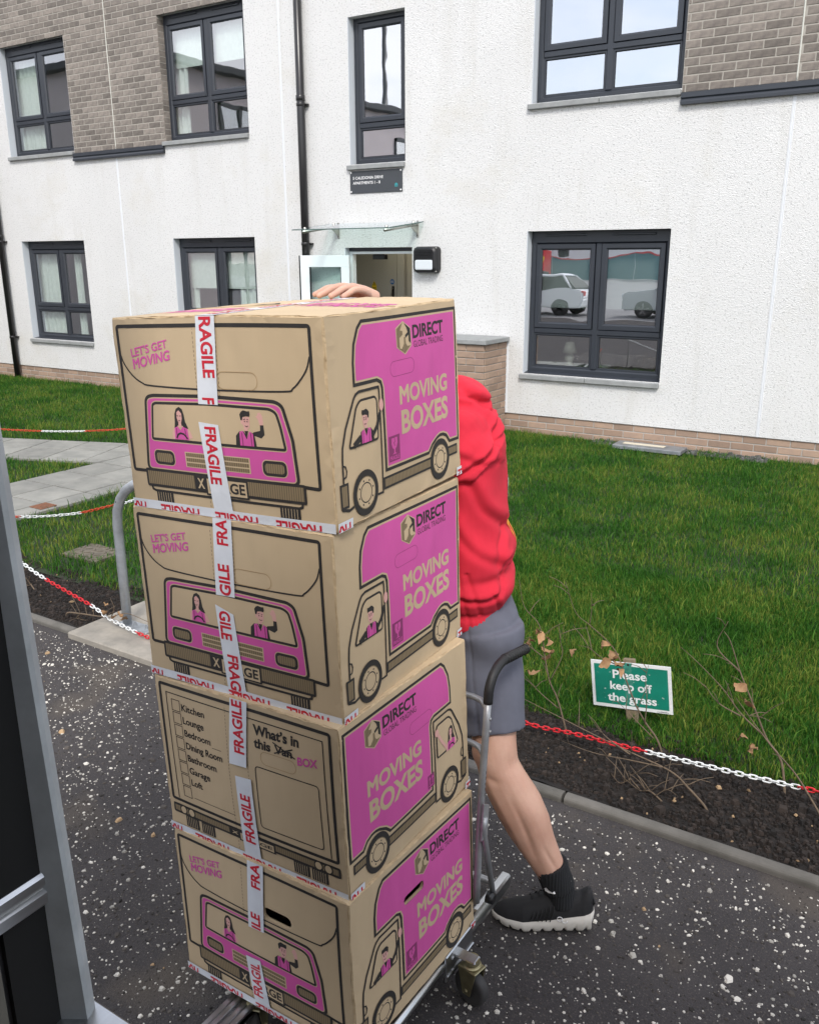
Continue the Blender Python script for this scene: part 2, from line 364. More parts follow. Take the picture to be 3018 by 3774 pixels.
A2 = R_(19.9); d2 = Vector((math.cos(A2), math.sin(A2), 0)); n2 = Vector((-math.sin(A2), math.cos(A2), 0)); O2 = Vector((-8.0, 6.02, 0))
def P2(a, c, z): return O2 + d2 * a + n2 * c + Vector((0, 0, z))
m2 = Matrix.Translation(O2) @ Matrix.Rotation(A2, 4, 'Z')
b = MB(); b.box(-7, .56, -.90, 0, -.02, .0135, m2); b.build('path_bed', m_joint, path)
for j, (c0, c1) in enumerate(((-.40, -.004), (-.80, -.40), (-.90, -.80))):
    for i in range(-15, 3):
        a0, a1 = .46 * i + .02 + j * .0, .46 * i + .48
        pts = [(a0 + .005, c0 + .005), (a1 - .005, c0 + .005), (a1 - .005, c1 - .005), (a0 + .005, c1 - .005)]
        if max(P2(*q, 0).x for q in pts) > -7.07:
            k = []
            for q in range(4):      # clip to the straight path's edge
                A, B = P2(*pts[q], 0), P2(*pts[(q + 1) % 4], 0)
                if A.x < -7.072: k.append(A)
                if (A.x < -7.072) != (B.x < -7.072): k.append(A.lerp(B, (-7.072 - A.x) / (B.x - A.x)))
            if len(k) < 3 or max(p.x for p in k) - min(p.x for p in k) < .05: continue
            b = MB(); b.prism([(p.x, p.y) for p in k], lambda p: (p[0], p[1], -.01), lambda p: (p[0], p[1], .034))
        else:
            b = MB(); b.bbox(a0 + .007, a1 - .007, c0 + .007, c1 - .007, -.01, .0345 + random.uniform(-.0015, .0015), .003, m2)
        b.build('paving_slab', m_slab, path)
m_rust = mat('rusty_iron', (.22, .085, .04), .8, col2=(.12, .06, .035), vs=30, bump=.6, bs=60)
t = thing('utility_cover', 'small rusty square utility cover set in the path slabs', 'cover', (-6.13, 4.12, .036))
b = MB(); b.bbox(-.075, .075, -.075, .075, 0, .006, .002); b.build('plate', m_rust, t)
for i in range(5):
    b = MB(); b.bbox(-.06, .06, -.055 + i * .026, -.045 + i * .026, .006, .009, .001); b.build('rib', m_rust, t)
m_iron = mat('earthy_iron', (.16, .135, .10), .9, col2=(.08, .07, .055), vs=25, bump=.8, bs=50)
t = thing('manhole_cover', 'muddy square manhole cover sunk in the grass near the cycle stand', 'manhole cover', (-4.84, 3.59, .022))
b = MB(); b.bbox(-.17, .17, -.13, .13, -.01, .012, .003); b.build('plate', m_iron, t)
for i in range(6):
    for j in range(4):
        b = MB(); q = Matrix.Translation((-.135 + i * .054, -.095 + j * .062, .014)) @ Matrix.Rotation(R_(45 if (i + j) % 2 else -45), 4, 'Z'); b.bbox(-.02, .02, -.006, .006, -.003, .004, .001, q); b.build('tread', m_iron, t)
t = thing('drain_cover', 'grey chequered drain cover in gravel against the white wall', 'drain cover', (-2.66, 8.87, .03))
m_gal = mat('galv_plate', (.36, .38, .40), .5, .6, var=.4, vs=9, bump=.4, bs=90)
b = MB(); b.bbox(-.36, .36, -.13, .13, -.01, .03, .004); b.build('plate', m_gal, t)
m_sand = mat('sand', (.52, .47, .37), .95, bump=.6, bs=90)
b = MB(); b.bbox(-.28, .16, -.03, .05, .03, .037, .003); b.build('sand_streak', m_sand, t)
m_grav = mat('gravel', (.10, .10, .095), .9, isl=.6)
scatter_stones('gravel', 900, (-3.3, -1.5), (8.84, 9.04), lambda x, y: .022, .014, m_grav, 'dark gravel strip along the foot of the wall', flat=.8, keep=lambda x, y: not (-3.04 < x < -2.28 and y < 9.02))

# grass blades
def in_path(x, y):
    if -7.09 < x < -5.99: return True
    p = Vector((x, y, 0)) - O2; a, c = p.dot(d2), p.dot(n2)
    if -.92 < c < .012 and x < -7.05: return True
    if ((x + 4.84) / .15) ** 2 + ((y - 3.59) / .10) ** 2 < 1 + .5 * noise.noise(Vector((x * 16, y * 16, 0))): return True
    if abs(x + 2.66) < .38 and y > 8.72: return True
    if -3.87 < x < -3.13 and y < 3.25: return True
    return False
def grass(name, n, xr, yr, h, wd, m, label, vis=None):
    xs = rng.uniform(*xr, n * 2); ys_ = rng.uniform(*yr, n * 2); keep = []
    for i in range(len(xs)):
        x, y = xs[i], ys_[i]
        if in_path(x, y) or (vis and not vis(x, y)): continue
        e = 3.20 + .05 * noise.noise(Vector((x * 5, 0, 0)))
        if y < e or y > 9.02: continue
        keep.append(i)
        if len(keep) >= n: break
    X = xs[keep]; Y = ys_[keep]; k = len(X)
    cl = np.array([noise.noise(Vector((a * 3.1, b_ * 3.1, 0))) + .6 * noise.noise(Vector((a * 11, b_ * 11, 5))) for a, b_ in zip(X, Y)])
    H = h * rng.lognormal(0, .3, k) * (1 + .5 * cl); th = rng.uniform(0, 2 * np.pi, k); W = wd * rng.uniform(.7, 1.3, k)
    ln = H * rng.uniform(.15, .8, k); la = rng.uniform(0, 2 * np.pi, k)
    Z = np.array([.012 + roll(a, b_) for a, b_ in zip(X, Y)])
    cx, sy = np.cos(th) * W / 2, np.sin(th) * W / 2; lx, ly = np.cos(la) * ln, np.sin(la) * ln
    V = np.stack([np.stack([X - cx, Y - sy, Z - .004], 1), np.stack([X + cx, Y + sy, Z - .004], 1), np.stack([X + cx * .8 + lx * .35, Y + sy * .8 + ly * .35, Z + H * .6], 1), np.stack([X - cx * .8 + lx * .35, Y - sy * .8 + ly * .35, Z + H * .6], 1), np.stack([X + lx, Y + ly, Z + H * np.sqrt(np.clip(1 - (ln / H) ** 2 * .6, .15, 1))], 1)], 1).reshape(-1, 3)
    me = bpy.data.meshes.new(name); me.vertices.add(k * 5); me.vertices.foreach_set('co', V.ravel())
    idx = (np.arange(k)[:, None] * 5 + np.array([0, 1, 2, 3, 3, 2, 4])[None]).ravel()
    st = (np.arange(k)[:, None] * 7 + np.array([0, 4])[None]).ravel(); 
    me.loops.add(k * 7); me.loops.foreach_set('vertex_index', idx); me.polygons.add(k * 2); me.polygons.foreach_set('loop_start', st)
    me.update(calc_edges=True); me.validate()
    return tag(link(name, me, m), label, 'grass', kind='stuff')
def grass_mat():
    m = bpy.data.materials.new('grass'); m.use_nodes = True; t = m.node_tree; b = t.nodes['Principled BSDF']; b.inputs['Roughness'].default_value = .55; b.inputs['Specular IOR Level'].default_value = .12
    n = N(t, 'ShaderNodeTexNoise'); n.inputs['Scale'].default_value = 1.6; n.inputs['Detail'].default_value = 5; t.links.new(N(t, 'ShaderNodeTexCoord').outputs['Object'], n.inputs['Vector'])
    ri = N(t, 'ShaderNodeNewGeometry').outputs['Random Per Island']
    a = N(t, 'ShaderNodeMath', operation='MULTIPLY_ADD'); a.inputs[1].default_value = .55; t.links.new(ri, a.inputs[0]); t.links.new(n.outputs['Fac'], a.inputs[2])
    r = N(t, 'ShaderNodeValToRGB'); t.links.new(a.outputs[0], r.inputs[0]); e = r.color_ramp.elements
    e[0].position = .38; e[0].color = (.013, .058, .007, 1); e[1].position = 1.; e[1].color = (.170, .210, .036, 1)
    q = e.new(.66); q.color = (.030, .108, .012, 1); q = e.new(.88); q.color = (.062, .160, .019, 1)
    t.links.new(r.outputs[0], b.inputs['Base Color'])
    tr = N(t, 'ShaderNodeBsdfTranslucent'); t.links.new(r.outputs[0], tr.inputs[0]); x = N(t, 'ShaderNodeMixShader'); x.inputs[0].default_value = .25
    t.links.new(b.outputs[0], x.inputs[1]); t.links.new(tr.outputs[0], x.inputs[2]); t.links.new(x.outputs[0], t.nodes['Material Output'].inputs[0])
    return m
m_grass = grass_mat()
def near_right(x, y): return -3.3 * y / 6 - .3 < x < .5
def near_left(x, y): return x < -.80 * y
grass('grass', 175000, (-5.4, .5), (3.17, 9.03), .038, .0038, m_grass, 'short mown green lawn grass right of the path', near_right)
grass('grass', 95000, (-3.4, .3), (3.17, 5.2), .037, .0030, m_grass, 'denser grass of the lawn front along the planting bed', near_right)
grass('grass', 150000, (-14.8, -2.6), (3.17, 9.03), .045, .0046, m_grass, 'green lawn grass on both sides of the slab paths', near_left)
grass('grass', 40000, (-20, 5), (3.17, 9.03), .055, .007, m_grass, 'lawn grass across the wider lawn')
# ------------------------------------------------------------------ apartment building
bld = thing('apartment_building', 'two storey white roughcast apartment building with brown brick panels and dark grey windows', 'building', (0, FY, 0))
# local: x = u, y = depth into the building (0 = render face), z up
WIN = dict(A=(-13.15, -11.61, 3.50, 5.05), B=(-9.68, -8.155, 3.50, 5.05), C=(-6.57, -5.79, 3.03, 4.61), D=(-4.22, -2.66, 3.50, 5.05),
           E=(-4.22, -2.66, .70, 2.23), F=(-13.15, -11.61, .70, 2.23), G=(-9.68, -8.155, .70, 2.23))
DOOR = (-6.68, -5.70, .036, 2.08); TOP = 6.6; X0, X1 = -16.0, 6.0
BR = [(-13.15, -8.155, 3.455, 5.9), (-2.66, 2.2, 3.455, 5.9)]     # brick panels
holes = list(WIN.values()) + [DOOR]
def cells(x0, x1, z0, z1, cut):
    xs = sorted({x0, x1, *[c for h in cut for c in h[:2] if x0 < c < x1]}); zs = sorted({z0, z1, *[c for h in cut for c in h[2:] if z0 < c < z1]})
    for i in range(len(xs) - 1):
        for j in range(len(zs) - 1):
            cx, cz = (xs[i] + xs[i + 1]) / 2, (zs[j] + zs[j + 1]) / 2
            if not any(h[0] < cx < h[1] and h[2] < cz < h[3] for h in cut): yield xs[i], xs[i + 1], zs[j], zs[j + 1]
b = MB()
for c in cells(X0, X1, .23, TOP, holes + BR):
    b.add([(c[0], 0, c[2]), (c[1], 0, c[2]), (c[1], 0, c[3]), (c[0], 0, c[3])], [(0, 1, 2, 3)])
b.add([(X0, 0, .23), (X1, 0, .23), (X1, .03, .23), (X0, .03, .23)], [(3, 2, 1, 0)])
for h in holes:                                   # rendered reveals
    x0, x1, z0, z1 = h; d = .16
    b.add([(x1, 0, z0), (x1, d, z0), (x1, d, z1), (x1, 0, z1)], [(0, 1, 2, 3)])
    b.add([(x0, 0, z1), (x1, 0, z1), (x1, d, z1), (x0, d, z1)], [(0, 1, 2, 3)])
b.build('wall', m_render, bld, fix=False)
b = MB()                                          # side and back walls, roof slab
b.add([(X0, 0, 0), (X0, 9, 0), (X0, 9, TOP), (X0, 0, TOP), (X1, 0, 0), (X1, 9, 0), (X1, 9, TOP), (X1, 0, TOP)], [(0, 3, 2, 1), (4, 5, 6, 7), (1, 2, 6, 5)])
b.build('side_wall', m_render, bld, fix=False)
m_roof = mat('roof_sheet', (.05, .055, .065), .6, var=.2, vs=3)
b = MB(); b.bbox(X0 - .3, X1 + .3, -.35, 9.3, TOP, TOP + .22, .02); b.build('roof', m_roof, bld)
for k, h in list(WIN.items()) + [('door', DOOR)]:  # light grey lined left reveals
    if k == 'B': continue
    b = MB(); b.box(h[0] - .002, h[0] + .004, -.002, .16, h[2], h[3]); b.build('reveal_lining', m_reveal, bld)
b = MB()
h = WIN['B']; b.box(h[0] - .02, h[0] + .001, .012, .17, h[2], h[3]); b.build('reveal_backing', m_mortar, bld); b = MB()
for p in BR:
    b = MB() if p[0] > -5 else b
    for c in cells(p[0], p[1], p[2], p[3], holes): b.add([(c[0], .004, c[2]), (c[1], .004, c[2]), (c[1], .004, c[3]), (c[0], .004, c[3])], [(0, 1, 2, 3)])
    b.build('brick_backing', m_mortar, bld, fix=False)
b = MB(); b.box(X0, X1, .0205, .05, -.05, .23); b.build('plinth_backing', m_mortar2, bld)
# bricks --------------------------------------------------------------
def brick_mesh(L, H=.065, D=.03, seed=0):
    b = MB(); b.bbox(0, L, 0, D, 0, H, .004)
    for i, p in enumerate(b.v): b.v[i] = (p[0] + .0018 * noise.noise(Vector((p[0] * 30 + seed * 7, p[2] * 30, 3))), p[1] + .002 * noise.noise(Vector((p[0] * 25, p[2] * 25, seed))), p[2] + .0018 * noise.noise(Vector((p[0] * 30, p[2] * 30, seed * 5 + 9))))
    return b.mesh('brick')
pool = {}
def place_brick(x0, x1, y, z, m, par, ry=False, H=.065):
    L = round(x1 - x0, 3); k = (L, m.name, random.randint(0, 3), H)
    if k not in pool:
        pool[k] = brick_mesh(L, H, seed=k[2]); pool[k].materials.append(m)
    return link('brick', pool[k], None, par, (x0, y, z), (0, 0, R_(90)) if ry else None)
def courses(x0, x1, z0, z1, cut, phase=0, H=.065):
    n = 0; z = z0
    while z + H <= z1 + .004:
        off = (.1125 if n % 2 else 0) + phase; k = math.floor((x0 - off) / .225); x = off + k * .225
        while x < x1:
            segs = [(max(x + .005, x0 + .003), min(x + .22, x1 - .003))]
            for h in cut:
                if z + H > h[2] + .012 and z < h[3] - .012:
                    ns = []
                    for s_ in segs:
                        if s_[1] <= h[0] or s_[0] >= h[1]: ns.append(s_)
                        else:
                            if s_[0] < h[0] - .03: ns.append((s_[0], h[0] - .002))
                            if s_[1] > h[1] + .03: ns.append((h[1] + .002, s_[1]))
                    segs = ns
            for s_ in segs:
                if s_[1] - s_[0] > .02: yield s_[0], s_[1], z
            x += .225
        z += H + .010; n += 1
single = []; rest = MB(); rest2 = MB()
def joined(mb, x0, x1, y, z, H=.065):
    q = brick_mesh(x1 - x0, H, seed=random.randint(0, 50)); mb.add([(p.co.x + x0, p.co.y + y, p.co.z + z) for p in q.vertices], [tuple(f.vertices) for f in q.polygons]); bpy.data.meshes.remove(q)
joint_l, joint_r = -10.70, -1.64                  # movement joints
cutj = [(joint_l - .007, joint_l + .007, 0, 9), (joint_r - .008, joint_r + .008, 0, 9)]
nb = 0
for x0, x1, z in courses(-2.66, 2.2, 3.463, 5.9, holes + cutj, .07):
    if x0 < -1.3 and z < 4.45 and nb < 300: place_brick(x0, x1, 0, z, m_brick, bld); nb += 1
    else: joined(rest, x0, x1, 0, z)
for x0, x1, z in courses(-13.15, -8.155, 3.463, 5.9, holes + cutj, .03):
    if -11.62 < x0 < -9.6 and z < 5.06 and nb < 296: place_brick(x0, x1, 0, z, m_brick, bld); nb += 1
    else: joined(rest, x0, x1, 0, z)
for i, (x0, x1, z) in enumerate(courses(X0, X1, .005, .23, [(DOOR[0], DOOR[1], 0, 2)], .02)):
    joined(rest2, x0, x1, .016, z)
tag(rest.build('brickwork', m_brick, bld, fix=False), kind='stuff'); tag(rest2.build('plinth_brickwork', m_brick2, bld, fix=False), kind='stuff')
z = 3.51; n = 0
b = MB()
while z < 5.0:                                    # brick reveal of the window beside the panel
    joined(b, 0, .10 if n % 2 else .145, 0, 0); L = len(b.v) - 24
    for i in range(L, len(b.v)): p = b.v[i]; b.v[i] = (-9.68 + .003 - p[1] * .2, p[0] + .008, z + p[2])
    z += .075; n += 1
tag(b.build('reveal_brickwork', m_brick, bld), kind='stuff')
m_seal = mat('sealant', (.55, .55, .50), .7)
for xj in (joint_l, joint_r):
    b = MB(); b.tube([(xj + .004 * noise.noise(Vector((0, xj, q * 2.2))), .004, q) for q in np.arange(3.46, 5.9, .06)], .0075, 6); b.build('movement_joint', m_seal, bld)
for xj, z1 in ((joint_l, 3.345), (joint_r, 3.345), (-7.594, TOP)):
    b = MB(); b.box(xj - .006, xj + .006, -.004, .004, .23, z1); b.box(xj - .014, xj - .009, -.006, .002, .23, z1); b.box(xj + .009, xj + .014, -.006, .002, .23, z1); b.build('movement_bead', m_bead, bld)
for x0, x1 in ((-11.615, -9.70), (-2.655, 2.2)):  # dark flashing under the brick
    b = MB(); b.prism([(-.012, 3.462), (-.038, 3.455), (-.040, 3.412), (-.030, 3.398), (-.045, 3.375), (-.045, 3.350), (.0, 3.350), (.0, 3.462)], lambda p: (x0, p[0], p[1]), lambda p: (x1, p[0], p[1])); b.build('flashing', m_anth, bld)
# windows -------------------------------------------------------------
def profile_frame(b, x0, x1, z0, z1, y, w_, d=.07):   # four mitred bars, chamfered inner edge
    for q in (0, 1):
        pass
    o = [(x0, z0), (x1, z0), (x1, z1), (x0, z1)]; i_ = [(x0 + w_, z0 + w_), (x1 - w_, z0 + w_), (x1 - w_, z1 - w_), (x0 + w_, z1 - w_)]
    c = w_ * .72; k = [(x0 + c, z0 + c), (x1 - c, z0 + c), (x1 - c, z1 - c), (x0 + c, z1 - c)]
    V = [(p[0], y + d, p[1]) for p in o] + [(p[0], y, p[1]) for p in o] + [(p[0], y, p[1]) for p in k] + [(p[0], y + .018, p[1]) for p in i_] + [(p[0], y + d, p[1]) for p in i_]
    F_ = []
    for a in range(4):
        e = (a + 1) % 4
        for L in range(4): F_.append((a + L * 4, e + L * 4, e + L * 4 + 4, a + L * 4 + 4))
    b.add(V, F_)
def window(key, mull, trans, curtain=(), vents=True, gl=None):
    x0, x1, z0, z1 = WIN[key]; w_ = bpy.data.objects.new('window', None); COL.objects.link(w_); w_.parent = bld; w_.empty_display_size = .1
    y = .105; b = MB(); zh = z1 - (.075 if vents else .0)
    profile_frame(b, x0 + .012, x1 - .012, z0 + .012, zh, y, .058)
    fx0, fx1, fz0, fz1 = x0 + .07, x1 - .07, z0 + .07, zh - .058
    if vents: b.box(x0 + .012, x1 - .012, y + .004, y + .07, zh, z1)
    b.bbox(fx0 - .004, fx1 + .004, y + .006, y + .065, trans - .032, trans + .032, .010)
    if mull: b.bbox(mull - .036, mull + .036, y + .004, y + .066, fz0 - .004, fz1 + .004, .012)
    b.build('frame', m_anth, w_)
    cols = [(fx0, mull - .036), (mull + .036, fx1)] if mull else [(fx0, fx1)]
    for ci, (a0, a1) in enumerate(cols):
        for (c0, c1, sash) in ((trans + .032, fz1, True), (fz0, trans - .032, False)):
            b = MB()
            if sash: profile_frame(b, a0 + .003, a1 - .003, c0 + .003, c1 - .003, y + .0, .060, .05); g = .060
            else: profile_frame(b, a0 + .001, a1 - .001, c0 + .001, c1 - .001, y + .018, .020, .03); g = .02
            b.build('sash' if sash else 'bead', m_anth, w_)
            b = MB(); yg = y + (.024 if sash else .034)
            b.box(a0 + g - .004, a1 - g + .004, yg, yg + .006, c0 + g - .004, c1 - g + .004); b.build('pane', gl or m_glass, w_)
            b = MB(); e = .005
            for q in ((a0 + g - .001, a0 + g + e, c0 + g, c1 - g), (a1 - g - e, a1 - g + .001, c0 + g, c1 - g), (a0 + g, a1 - g, c0 + g - .001, c0 + g + e), (a0 + g, a1 - g, c1 - g - e, c1 - g + .001)): b.box(q[0], q[1], yg - .003, yg - .0005, q[2], q[3])
            b.build('gasket', m_gasket, w_)
        if vents:
            b = MB(); cx = (a0 + a1) / 2; b.bbox(cx - .23, cx + .23, y - .012, y + .006, z1 - .052, z1 - .030, .005); b.build('trickle_vent', m_anth, w_)
    # sill: metal nosing and two cast stone lengths
    b = MB(); b.prism([(.02, z0 + .002), (.12, z0 + .018), (.12, z0 - .01), (.02, z0 - .012)], lambda p: (x0 + .004, p[0], p[1]), lambda p: (x1 - .004, p[0], p[1])); b.build('sill_trim', m_anth, w_)
    h = x0 + (x1 - x0) * .48
    for a0, a1 in (((x0 - .035, h), (h, x1)) if mull else ((x0 - .035, x1),)):
        b = MB(); b.bbox(a0 + .002, a1 - .002, -.045, .10, z0 - .062, z0 - .008, .006); b.build('sill', m_stone, w_)
    # the room behind
    b = MB(); r0, r1, f, c, dp = x0 - .5, x1 + .5, max(z0 - .55, .1), z1 + .25, 2.6
    b.add([(r0, .2, f), (r1, .2, f), (r1, dp, f), (r0, dp, f), (r0, .2, c), (r1, .2, c), (r1, dp, c), (r0, dp, c)], [(0, 1, 2, 3), (7, 6, 5, 4), (0, 3, 7, 4), (1, 5, 6, 2), (3, 2, 6, 7)])
    b.add([(r0, .2, f), (x0, .2, f), (x0, .2, c), (r0, .2, c), (x1, .2, f), (r1, .2, f), (r1, .2, c), (x1, .2, c), (x0, .2, f), (x1, .2, f), (x1, .2, z0), (x0, .2, z0), (x0, .2, z1), (x1, .2, z1), (x1, .2, c), (x0, .2, c)], [(0, 1, 2, 3), (4, 5, 6, 7), (8, 9, 10, 11), (12, 13, 14, 15)])
    b.build('room_lining', m_room, w_, fix=False)
    def curt(a, e_, zt, zb, dy=.235):
        b = MB(); n_ = max(8, int((e_ - a) / .012)); V = []; 
        for i in range(n_ + 1):
            q = a + (e_ - a) * i / n_; yy = dy + .022 * math.sin(q * 62 + 2 * noise.noise(Vector((q * 9, 0, 0)))); V += [(q, yy, zb), (q, yy + .01, zt)]
        b.add(V, [(2 * i, 2 * i + 2, 2 * i + 3, 2 * i + 1) for i in range(n_)], True); b.build('curtain', m_curtain, w_, fix=False)
    for s_ in curtain or ():
        if s_[0] == 'blind':
            b = MB(); b.box(x0 + .03, x1 - .03, .215, .222, s_[1], z1 - .05); b.build('blind', m_blind if key == 'E' else m_curtain, w_)
        else: curt(*s_)
    return w_
window('A', -12.36, 3.985, curtain=[(-13.1, -12.45, 5.0, 3.55), (-11.9, -11.6, 5., 3.55)], gl=m_glassB)
window('B', -8.915, 3.985, curtain=[(-9.72, -9.42, 5.0, 3.55), ('blind', 4.42)], gl=m_glassB)
window('C', None, 3.465, curtain=[], vents=False, gl=m_glassD)
window('D', -3.44, 3.97, curtain=[], gl=m_glassD)
window('E', -3.44, 1.172, curtain=[('blind', 1.42)])
window('F', -12.36, 1.185, curtain=[(-13.1, -12.55, 2.2, .75), (-12.2, -12.05, 2.2, .75)], gl=m_glassB)
window('G', -8.915, 1.18, curtain=[(-9.72, -9.45, 2.2, .75), (-8.7, -8.2, 2.2, .75), ('blind', 1.55)], gl=m_glassB)
# table lamp and sideboard inside the ground floor window
m_ivory = mat('ivory', (.70, .68, .60), .6)
t = thing('sideboard', 'white sideboard inside the ground floor window beside the low brick wall', 'sideboard', (-3.95, FY + .62, .2))
b = MB(); b.bbox(-.35, .45, -.2, .2, .03, .52, .006); b.build('cabinet', m_whitep, t)
b = MB(); b.bbox(-.37, .47, -.22, .22, .52, .55, .004); b.build('top', m_whitep, t)
for x_, y_ in ((-.32, -.17), (.42, -.17), (-.32, .17), (.42, .17)):
    b = MB(); b.box(x_ - .02, x_ + .02, y_ - .02, y_ + .02, -.1, .03); b.build('leg', m_whitep, t)
t = thing('table_lamp', 'small ivory table lamp with round base on the white sideboard', 'lamp', (-3.92, FY + .62, .75))
b = MB(); b.lathe([(.05, 0), (.055, .01), (.03, .02), (.05, .05), (.058, .08), (.045, .115), (.015, .13), (.012, .15)]); b.build('base', m_ivory, t)
b = MB(); b.lathe([(.085, .135), (.05, .26), (.047, .26), (.082, .135)]); b.build('lamp_shade', m_ivory, t)
# entrance ------------------------------------------------------------
ent = bpy.data.objects.new('entrance', None); COL.objects.link(ent); ent.parent = bld; ent.empty_display_size = .1
b = MB(); x0, x1, z0, z1 = DOOR
b.box(x0 + .004, x0 + .05, .09, .16, z0, z1 - .045); b.box(x1 - .05, x1 - .003, .09, .16, z0, z1 - .045); b.build('door_frame', m_whitep, ent)
b = MB(); b.box(x0 + .004, x1 - .003, .085, .165, z1 - .045, z1 - .002); b.build('lintel', m_anth, ent)
b = MB(); b.box(x0 + .05, x1 - .05, .08, .13, z1 - .075, z1 - .047); b.build('head_rail', m_whitep, ent)
b = MB(); b.bbox(-6.36, -6.18, .13, .2, z1 - .14, z1 - .078, .006); b.build('door_closer', m_gasket, ent)
m_hall = mat('hall_wall', (.42, .41, .38), .8)
b = MB(); b.add([(-8.2, .17, 0), (x1, .17, 0), (x1, 1.3, 0), (-8.2, 1.3, 0), (-8.2, .17, 2.4), (x1, .17, 2.4), (x1, 1.3, 2.4), (-8.2, 1.3, 2.4)], [(0, 1, 2, 3), (7, 6, 5, 4), (0, 3, 7, 4), (3, 2, 6, 7)]); b.build('hall_lining', m_hall, ent, fix=False)
b = MB()
for q in courses(0, 1.12, .01, 2.4, [], 0):
    k0 = len(b.v); joined(b, q[0], q[1], 0, q[2])
    for i in range(k0, len(b.v)): p = b.v[i]; b.v[i] = (x1 - .012 + p[1] * .3, .17 + p[0], p[2])
m_brick3 = mat('red_brown_brick', (.25, .13, .085), .9, var=.3, vs=12, bump=.5, bs=100, isl=.2)
tag(b.build('hall_brickwork', m_brick3, ent), kind='stuff')
b = MB(); b.bbox(-7.75, -6.73, 1.235, 1.29, .0, 2.06, .003); ind = b.build('inner_door', m_greyp, ent)
b = MB(); b.bbox(-6.715, -6.60, 1.22, 1.29, 0, 2.12, .003); b.build('inner_frame', m_greyp, ent)
def disc(b, c, r, y, n=20): b.add([(c[0] + r * math.cos(k * math.tau / n), y, c[1] + r * math.sin(k * math.tau / n)) for k in range(n)], [tuple(range(n))])
b = MB(); disc(b, (-6.80, 1.643), .036, 1.232); b.build('blue_disc_sign', m_blue, ent, fix=False)
b = MB(); b.lathe([(.11, 0), (.11, -.03), (.08, -.045)], (-6.35, .75, 2.395), 18); m_lit = bpy.data.materials.new('lit_diffuser'); m_lit.use_nodes = True; pb_ = m_lit.node_tree.nodes['Principled BSDF']; pb_.inputs['Emission Color'].default_value = (1, .9, .65, 1); pb_.inputs['Emission Strength'].default_value = 14; b.build('hall_lamp', m_lit, ent)
b = MB(); v_, f_ = text_quad('FIRE DOOR', [(-6.826, 1.657), (-6.774, 1.657), (-6.774, 1.646), (-6.826, 1.646)]); b.add([(p[0], 1.2305, p[1]) for p in v_], f_); v_, f_ = text_quad('KEEP SHUT', [(-6.826, 1.641), (-6.774, 1.641), (-6.774, 1.630), (-6.826, 1.630)]); b.add([(p[0], 1.2305, p[1]) for p in v_], f_); b.build('disc_lettering', m_white, ent, fix=False)
b = MB(); b.add([(-7.14, 1.232, 1.50), (-7.06, 1.232, 1.50), (-7.06, 1.232, 1.59), (-7.10, 1.232, 1.655), (-7.14, 1.232, 1.59)], [(0, 1, 2, 3, 4)]); b.build('warning_sign', m_yellow, ent, fix=False)
b = MB(); b.add([(-7.126, 1.2315, 1.595), (-7.074, 1.2315, 1.595), (-7.10, 1.2315, 1.642), (-7.117, 1.231, 1.600), (-7.083, 1.231, 1.600), (-7.10, 1.231, 1.632)], [(0, 1, 4, 3), (1, 2, 5, 4), (2, 0, 3, 5)]); b.box(-7.102, -7.098, 1.2305, 1.2312, 1.605, 1.622); 
for k in range(3): b.box(-7.13, -7.07, 1.2305, 1.2312, 1.515 + k * .02, 1.522 + k * .02)
b.build('warning_mark', m_gasket, ent)
b = MB(); b.bbox(-6.80, -6.765, 1.215, 1.236, 1.40, 1.585, .006); b.build('handle_plate', m_gasket, ent)
b = MB(); b.tube([(-6.782, 1.215, 1.42), (-6.782, 1.18, 1.44), (-6.782, 1.18, 1.54), (-6.782, 1.215, 1.56)], .009, 8); b.build('handle', m_steel, ent)
# open door leaf, swung outwards against the wall
leaf = bpy.data.objects.new('door', None); COL.objects.link(leaf); leaf.parent = bld; leaf.location = (-6.60, -.02, .04); leaf.rotation_euler = (0, 0, R_(180 + 14))
WL, HL = .66, 1.95; b = MB()
for q in ((0, WL, 0, .30), (0, WL, HL - .14, HL), (0, .11, .30, HL - .14), (WL - .12, WL, .30, HL - .14)): b.bbox(q[0], q[1], -.022, .022, q[2], q[3], .003)
b.build('leaf', m_whitep, leaf)
b = MB(); b.box(.105, WL - .115, -.004, .004, .295, HL - .135); b.build('pane', m_glass2, leaf)
b = MB()
for y_ in (-.013, .006):
    for q in ((.108, .122, .3, HL - .14), (WL - .132, WL - .118, .3, HL - .14)): b.box(q[0], q[1], y_, y_ + .007, q[2], q[3])
b.build('glazing_bead', m_gasket, leaf)
b = MB(); b.box(WL + .001, WL + .016, -.024, .024, 0, HL); b.build('edge_strip', m_gasket, leaf)
b = MB(); b.bbox(WL - .09, WL - .04, .022, .035, .93, 1.1, .004); b.bbox(WL - .09, WL - .04, -.035, -.022, .93, 1.52, .004); b.build('lock_plate', m_gasket, leaf)
